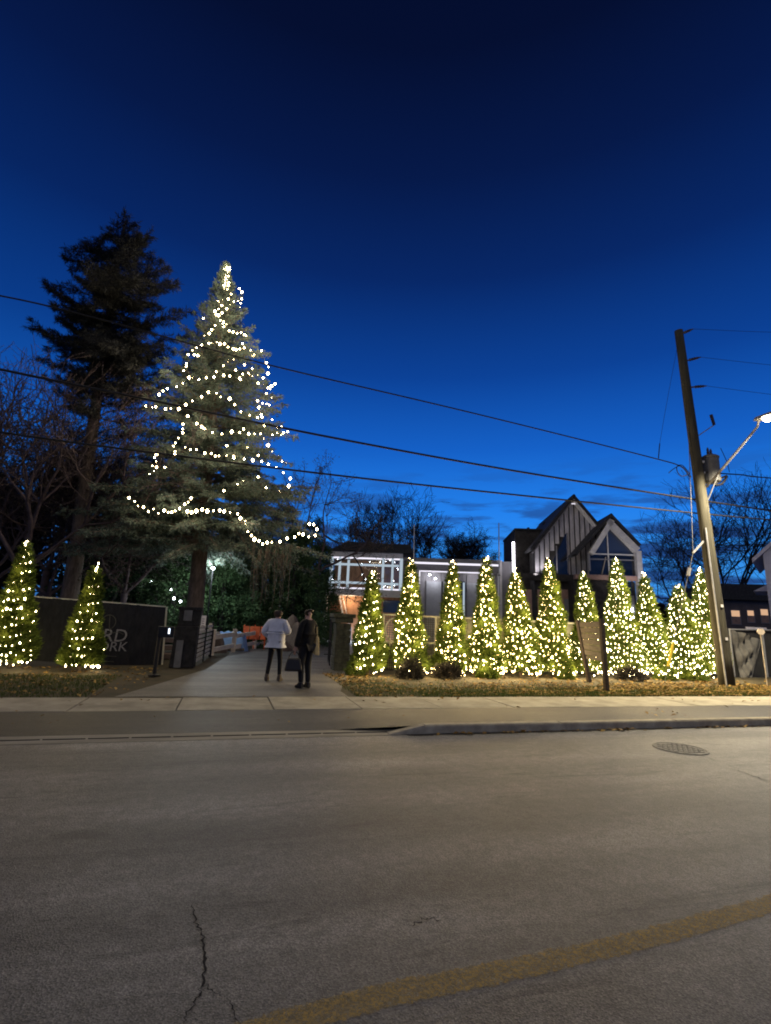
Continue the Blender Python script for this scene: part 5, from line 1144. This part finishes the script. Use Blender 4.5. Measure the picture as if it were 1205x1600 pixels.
sb_ = G(1199, 1072, LZ); sy = sb_.y; q = P(1188, 987, sy); t = thing('stake_sign', 'small oval notice on a leaning thin stake at the right edge', 'sign', sb_)
MB().tube([sb_, q], .012, 6).build('stake', M['cream'], t)
mb = MB(); n = 16; r1, r2 = .17, .10
mb.add([(q.x+r1*math.cos(2*math.pi*k/n), sy-.03, q.z+r2*math.sin(2*math.pi*k/n)) for k in range(n)]+[(q.x+r1*math.cos(2*math.pi*k/n), sy-.01, q.z+r2*math.sin(2*math.pi*k/n)) for k in range(n)], [tuple(range(n)), tuple(range(2*n-1, n-1, -1))]+[(k, (k+1) % n, n+(k+1) % n, n+k) for k in range(n)]); mb.build('oval_notice', M['cream'], t)
x0, x1 = P(1168, 990, 17).x, P(1199, 990, 17).x; t = MB().box(x0, x1, 17, 17.05, P(1180, 1000, 17).z, P(1180, 980, 17).z).build('white_board', M['whouse'], origin=((x0+x1)/2, 17, LZ)); tag(t, 'plain white board behind the oval stake notice', 'board')
MBp = MB()
a = P(1188, 1020, 16.4); b_ = P(1230, 1008, 16.4); t = thing('white_bench', 'white slatted bench end behind the stake notice at the right edge', 'bench', (a.x, 16.4, LZ))
MB().box(a.x, b_.x, 16.2, 16.26, a.z, b_.z).build('backrest', M['white'], t); MB().box(a.x, b_.x, 15.8, 16.25, LZ+.42, LZ+.47).build('seat', M['white'], t)
for xx in (a.x+.05, b_.x-.05): MB().box(xx-.03, xx+.03, 15.82, 15.88, LZ, LZ+.42).build('leg', M['white'], t); MB().box(xx-.03, xx+.03, 16.27, 16.32, LZ, b_.z).build('leg', M['white'], t)
# long low building with lit windows
F6 = Facade(1170, 48, 112); sz6 = F6.sz
a, b_ = sz6(1128, 950), sz6(1240, 950); zt_ = sz6(1170, 938)[1]
t = thing('low_building', 'long low dark roofed building with three warmly lit windows', 'building', F6.pt(a[0], LZ))
MB().fbox(F6, a[0]-1, b_[0]+3, LZ, zt_, -8, 0).build('wall', M['dwall'], t); MB().prism(F6, [(a[0]-1.5, zt_+.004), (b_[0]+3.5, zt_+.004), (b_[0]+2, sz6(1170, 912)[1]), (a[0], sz6(1170, 914)[1])], -8.3, .4).build('roof', M['roof'], t)
for x0, x1, y0, y1 in ((1143, 1156, 953, 976), (1168, 1178, 953, 973), (1189, 1200, 951, 974)):
    p, q = sz6(x0, y1), sz6(x1, y0); wf = MB().fbox(F6, p[0], q[0], p[1], q[1], .004, .05).build('window', M['lwall'], t)
    MB().fbox(F6, p[0]+.08, q[0]-.08, p[1]+(q[1]-p[1])*.55, q[1]-.08, .051, .06).build('pane', M['warmwin'], wf); MB().fbox(F6, p[0]+.08, q[0]-.08, p[1]+.08, p[1]+(q[1]-p[1])*.5, .051, .06).build('pane', M['beam'], wf)
p = F6.pt(*sz6(1181, 985), 1.2); bush('round_shrub', 'dark conical shrub standing between the lit windows of the low building', 'shrub', (p.x, p.y, LZ), .9, 2.0, 'dark_leaf', 1500, .16, .08)
# white house at the right edge
F7 = Facade(1192, 33, 147); sz7 = F7.sz
e = sz7(1192, 866); r = sz7(1235, 818)
t = thing('white_house', 'gable end of a pale white house cut by the right edge', 'house', F7.pt(e[0]+2, LZ))
MB().prism(F7, [(e[0], LZ), (e[0]+5.6, LZ), (e[0]+5.6, e[1]), (e[0]+2.8, e[1]+2.6), (e[0], e[1])], -7, 0).build('wall', M['whouse'], t)
for i in range(1, 22):
    z = LZ+i*.28
    if z < e[1]: MB().fbox(F7, e[0]+.02, e[0]+5.5, z, z+.03, .001, .02).build('siding_board', M['whouse'], t)
def slab2(a, b_, th): MB().prism(F7, [a, b_, (b_[0], b_[1]-th), (a[0], a[1]-th)], -7.2, .35).build('roof', M['whouse'], t)
slab2((e[0]-.6, e[1]-.30), (e[0]+2.8, e[1]+2.95), .28); slab2((e[0]+2.8, e[1]+2.95), (e[0]+6.2, e[1]-.3), .28)
p = sz7(1178, 922); MB().prism(F7, [(p[0]-.1, p[1]), (e[0]-.01, p[1]), (e[0]-.01, p[1]+.45)], -5, -1).build('porch_roof', M['whouse'], t)
# flood light in the trees
q = P(333, 888, 24); fl = thing('flood_light', 'small bluish white flood light shining among the evergreens beside the spruce trunk', 'flood light', q)
MB().lathe(tuple(q), [(.02, -.06), (.07, -.04), (.07, .04), (.03, .06)], 12).build('lens', emis('flood_lens', (.78, .9, 1), 25), fl); MB().tube([(q.x, q.y+.1, LZ), (q.x, q.y+.1, q.z)], .03, 6).build('post', M['black'], fl)
pl_ = bpy.data.lights.new('flood_light_light', 'POINT'); pl_.energy = 330; pl_.color = (.8, .92, 1); pl_.shadow_soft_size = .35; o = bpy.data.objects.new('flood_light_light', pl_); C.objects.link(o); o.location = q+Vector((0, -.25, 0))
for i, (x, y, Y) in enumerate(((272, 935, 25), (282, 940, 25), (224, 909, 26), (236, 909, 26), (267, 921, 25.5))):
    q = P(x, y, Y); o = MB().lathe((0, 0, 0), [(.015, -.05), (.045, -.03), (.045, .03), (.015, .05)], 8).build('garden_light', M['bulbc']); o.location = q; tag(o, ['tiny white light low in the evergreens by the pillar', 'second tiny white light low in the evergreens, nearest the black pillar', 'tiny white light highest in the evergreens, left one of a pair', 'tiny white light highest in the evergreens, right one of a pair', 'tiny white light between the banner top and the black pillar'][i], 'garden light', 'tiny lights in the evergreens')
# forecourt floods on the glass fronted building (bluish light on the driveway)
for px in (560, 600):
    s, z = F1.sz(px, 934, .1); q = F1.pt(s, z-.1, .25); o = MB().lathe((0, 0, 0), [(.02, -.05), (.1, -.04), (.1, .03), (.04, .06)], 10).build('soffit_lamp', M['bulbc'], B1); o.location = q-B1.location
    l_ = bpy.data.lights.new('soffit_lamp_light', 'SPOT'); l_.energy = 1300; l_.color = (.72, .84, 1); l_.spot_size = math.radians(140); l_.spot_blend = 1; l_.shadow_soft_size = .4; o = bpy.data.objects.new('soffit_lamp_light', l_); C.objects.link(o); o.location = q+Vector((-.2, -.5, -.12)); o.rotation_euler = (math.radians(-10), 0, math.radians(-20))

# ============================================================ PEOPLE
def skin_obj(name, joints, edges, m, parent, sub=2, root=0):
    me = bpy.data.meshes.new(name); me.from_pydata([j[0] for j in joints], edges, []); me.materials.append(M[m])
    o = bpy.data.objects.new(name, me); C.objects.link(o); o.parent = parent
    sk = o.modifiers.new('skin', 'SKIN'); sk.use_smooth_shade = True
    if not me.skin_vertices:
        bm = bmesh.new(); bm.from_mesh(me); bm.verts.layers.skin.verify(); bm.to_mesh(me); bm.free()
    for i, j in enumerate(joints):
        v = me.skin_vertices[0].data[i]; r = j[1] if isinstance(j[1], tuple) else (j[1], j[1]); v.radius = r; v.use_root = (i == root)
    ss = o.modifiers.new('smooth', 'SUBSURF'); ss.levels = sub; ss.render_levels = sub; return o
def person(label, loc, yaw, H, pose, wear, hair_m, hair_len):
    k = H/1.75; t = thing('person', label, 'person', loc); t.rotation_euler = (0, 0, yaw)
    S = lambda v: tuple(c*k for c in v)
    J = {}
    J['pel'] = (0, 0, .93); J['waist'] = (0, 0, 1.08); J['chest'] = (0, .0, 1.28); J['neck0'] = (0, -.01, 1.44); J['neck'] = (0, .0, 1.50); J['head0'] = (0, .015, 1.57); J['head'] = (0, .02, 1.66)
    for s, n in ((-1, 'l'), (1, 'r')):
        ft = pose[n+'foot']; J[n+'hip'] = (s*.09, 0, .88); J[n+'knee'] = tuple((a+b)/2+c for a, b, c in zip((s*.10, 0, .90), (ft[0], ft[1], .08), (0, .03, 0))); J[n+'ank'] = (ft[0], ft[1], .09); J[n+'toe'] = (ft[0]+ft[2]*.17, ft[1]+.17*ft[3], .035)
        J[n+'sh'] = (s*.17, -.01, 1.41); J[n+'el'] = pose[n+'el']; J[n+'wr'] = pose[n+'wr']
        d = (Vector(J[n+'wr'])-Vector(J[n+'el'])).normalized(); J[n+'palm'] = tuple(Vector(J[n+'wr'])+d*.07)
    names = list(J); R = dict(pel=(.145, .10), waist=(.13, .09), chest=(.155, .105), neck0=.07, neck=.052, head0=(.065, .075), head=(.078, .092), lhip=.085, rhip=.085, lknee=.054, rknee=.054, lank=.038, rank=.038, ltoe=.032, rtoe=.032, lsh=.06, rsh=.06, lel=.042, rel=.042, lwr=.028, rwr=.028, lpalm=(.04, .02), rpalm=(.04, .02))
    E = [('pel', 'waist'), ('waist', 'chest'), ('chest', 'neck0'), ('neck0', 'neck'), ('neck', 'head0'), ('head0', 'head')]
    for n in 'lr': E += [('pel', n+'hip'), (n+'hip', n+'knee'), (n+'knee', n+'ank'), (n+'ank', n+'toe'), ('neck0', n+'sh'), (n+'sh', n+'el'), (n+'el', n+'wr'), (n+'wr', n+'palm')]
    for n, s in (('l', -1), ('r', 1)):   # fingers and thumb
        pm = Vector(J[n+'palm']); wr = Vector(J[n+'wr']); d = (pm-wr).normalized(); sd = Vector((0, 1, 0)); sd = (sd-d*sd.dot(d)); sd = sd.normalized() if sd.length > .1 else Vector((1, 0, 0)); cu = d.cross(sd)*s
        for i, (o_, l) in enumerate(((.028, .065), (.010, .078), (-.009, .072), (-.027, .055))):
            a = pm+sd*o_+d*.02; b = a+d*l*.6; c = b+(d*.5-cu*.6).normalized()*l*.5
            for q_, v in zip('abc', (a, b, c)): J[f'{n}f{i}{q_}'] = tuple(v); R[f'{n}f{i}{q_}'] = .0085
            E += [(n+'palm', f'{n}f{i}a'), (f'{n}f{i}a', f'{n}f{i}b'), (f'{n}f{i}b', f'{n}f{i}c')]
        a = wr+d*.03+sd*.03; b = a+sd*.035+d*.03; J[n+'tha'] = tuple(a); J[n+'thb'] = tuple(b); R[n+'tha'] = R[n+'thb'] = .010; E += [(n+'wr', n+'tha'), (n+'tha', n+'thb')]
    names = list(J); ix = {n: i for i, n in enumerate(names)}
    skin_obj('body', [(S(J[n]), tuple(r*k for r in (R[n] if isinstance(R[n], tuple) else (R[n], R[n])))) for n in names], [(ix[a], ix[b]) for a, b in E], 'skin', t, 2)
    # face: nose and ears
    hc = Vector(S(J['head'])); f_ = MB()
    MB().hexa([hc+Vector(v)*k for v in ((-.012, .10, -.045), (.012, .10, -.045), (.012, .075, -.045), (-.012, .075, -.045), (-.006, .088, .01), (.006, .088, .01), (.006, .07, .01), (-.006, .07, .01))]).build_local('nose', 'skin', t)
    for s in (-1, 1):
        MB().lathe(tuple(hc+Vector((s*.078, .0, -.03))), [(.008, -.025), (.016, -.01), (.018, .01), (.008, .028)], 8).build_local('ear', 'skin', t)
        MB().lathe(tuple(hc+Vector((s*.03, .086, -.006))), [(.003, -.008), (.010, 0), (.003, .008)], 8).build_local('eye', 'black', t)
    MB().bar(hc+Vector((-.022, .088, -.072)), hc+Vector((.022, .088, -.072)), .008).build_local('mouth', 'beam', t)
    # trousers
    tj = ['pel', 'lhip', 'lknee', 'lank', 'rhip', 'rknee', 'rank']; ti = {n: i for i, n in enumerate(tj)}; fat = wear['leg']
    rr = dict(pel=(.155, .115), lhip=.098*fat, rhip=.098*fat, lknee=.066*fat, rknee=.066*fat, lank=.052*fat, rank=.052*fat)
    def up_(n): v = Vector(S(J[n])); return tuple(v+Vector((0, 0, .02 if 'ank' in n else 0)))
    skin_obj('trousers', [(up_(n), tuple(r*k for r in (rr[n] if isinstance(rr[n], tuple) else (rr[n], rr[n])))) for n in tj], [(0, 1), (1, 2), (2, 3), (0, 4), (4, 5), (5, 6)], 'trousers', t, 2)
    # jacket or coat
    jj = [('hem', (0, -.005, wear['hem']), wear['rhem']), ('pel', (0, -.005, 1.0), wear['rw']), ('waist', (0, -.01, 1.14), wear['rw2']), ('chest', (0, -.01, 1.30), wear['rc']), ('neck0', (0, -.01, 1.43), (.12, .09)), ('col', (0, -.005, 1.50), (.07, .07)),
          ('lsh', (-.185, -.01, 1.40), wear['ra']), ('lel', pose['lel'], wear['ra']*.92), ('lwr', tuple(Vector(pose['lwr'])*.96+Vector(pose['lel'])*.04), wear['ra']*.72), ('rsh', (.185, -.01, 1.40), wear['ra']), ('rel', pose['rel'], wear['ra']*.92), ('rwr', tuple(Vector(pose['rwr'])*.96+Vector(pose['rel'])*.04), wear['ra']*.72)]
    ji = {j[0]: i for i, j in enumerate(jj)}
    skin_obj(wear['top_name'], [(S(j[1]), tuple(r*k for r in (j[2] if isinstance(j[2], tuple) else (j[2], j[2])))) for j in jj], [(0, 1), (1, 2), (2, 3), (3, 4), (4, 5), (4, 6), (6, 7), (7, 8), (4, 9), (9, 10), (10, 11)], wear['top'], t, 2, 1)
    for n in 'lr':
        a, b = Vector(S(J[n+'ank'])), Vector(S(J[n+'toe'])); hl = a+(a-b)*.3; hl.z = .045
        skin_obj('boot' if wear['boot'] == 'boots' else 'shoe', [(tuple(a+Vector((0, 0, .10 if wear['boot'] == 'boots' else .04))), .055*k), (tuple(a), .052*k), (tuple(Vector((a.x, a.y, .048))), .05*k), (tuple(Vector((b.x, b.y, .04))), (.042*k, .036*k)), (tuple(hl), .045*k)], [(0, 1), (1, 2), (2, 3), (2, 4)], wear['boot'], t, 2, 1)
    # hair as a cap with a fall of strands
    hj = [(tuple(hc+Vector((0, -.012, .035))), (.125*k, .128*k)), (tuple(hc+Vector((0, -.035, -.045))), (.125*k, .105*k)), (tuple(hc+Vector((0, -.05, -.05-hair_len*.5))), (.10*k, .075*k)), (tuple(hc+Vector((0, -.055, -.03-hair_len))), (.055*k, .035*k))]
    skin_obj('hair', hj, [(0, 1), (1, 2), (2, 3)], hair_m, t, 2)
    return t
def build_local(s, name, m, parent):
    me = bpy.data.meshes.new(name); me.from_pydata(s.v, [], s.f); o = mesh_obj(name, me, M[m], parent); 
    for p in me.polygons: p.use_smooth = True
    return o
MB.build_local = build_local
l1 = G(426, 1065, LZ)
person('person in a puffy white jacket and black leggings with brown boots, seen from behind', (l1.x, l1.y, LZ+.004), math.radians(-28), 1.72,
       dict(lfoot=(-.15, -.03, -.15, .95), rfoot=(.14, .05, .1, .95), lel=(-.33, -.08, 1.16), lwr=(-.20, .12, 1.04), rel=(.30, .02, 1.17), rwr=(.16, .24, 1.20)),
       dict(leg=.92, hem=.96, rhem=(.20, .155), rw=(.225, .175), rw2=(.235, .18), rc=(.235, .165), ra=.098, top='jacket', top_name='jacket', boot='boots'), 'hairb', .10)
l2 = G(474, 1076, LZ)
p2 = person('person in a long black coat holding a black handbag, tan tote on the other side', (l2.x, l2.y, LZ+.004), math.radians(38), 1.76,
       dict(lfoot=(-.07, .02, -.1, .95), rfoot=(.09, -.04, .1, .95), lel=(-.26, .0, 1.12), lwr=(-.27, .06, .86), rel=(.26, -.02, 1.14), rwr=(.20, .14, 1.0)),
       dict(leg=1.12, hem=.82, rhem=(.19, .15), rw=(.18, .14), rw2=(.175, .135), rc=(.195, .14), ra=.072, top='coat', top_name='coat', boot='leather'), 'hair', .03)
# handbag and tote, carried things
def local_pt(t, v): return t.location + Matrix.Rotation(t.rotation_euler.z, 3, 'Z') @ Vector(v)
hp = local_pt(p2, (-.28, .08, .76))
hb = thing('handbag', 'black leather handbag hanging from the hand of the person in black', 'handbag', hp-Vector((0, 0, .40)))
c_ = hp-Vector((0, 0, .22))
bm_ = MB().hexa([c_+Vector(v) for v in ((-.20, -.07, -.17), (.20, -.07, -.17), (.20, .07, -.17), (-.20, .07, -.17), (-.14, -.04, .11), (.14, -.04, .11), (.14, .04, .11), (-.14, .04, .11))]).build('bag_body', M['leather'], hb, bevel=.04)
MB().tube([c_+Vector((.11*math.cos(a), 0, .10+.14*math.sin(a))) for a in np.linspace(0, math.pi, 10)], .011, 6).build('bag_handle', M['leather'], hb)
tp = local_pt(p2, (.25, -.06, .98)); tt_ = thing('tote_bag', 'tan canvas tote bag under the right arm of the person in black', 'tote bag', tp-Vector((0, 0, .2)))
MB().hexa([tp+Vector(v) for v in ((-.05, -.15, -.26), (.06, -.15, -.28), (.06, .13, -.26), (-.05, .13, -.24), (-.03, -.13, .14), (.04, -.12, .12), (.04, .10, .12), (-.03, .10, .14))]).build('bag_body', M['tote'], tt_, bevel=.02)
MB().tube([tp+Vector((0, -.1, .12)), tp+Vector((-.02, -.04, .34)), tp+Vector((-.02, .06, .34)), tp+Vector((0, .09, .12))], .014, 5).build('bag_strap', M['tote'], tt_)
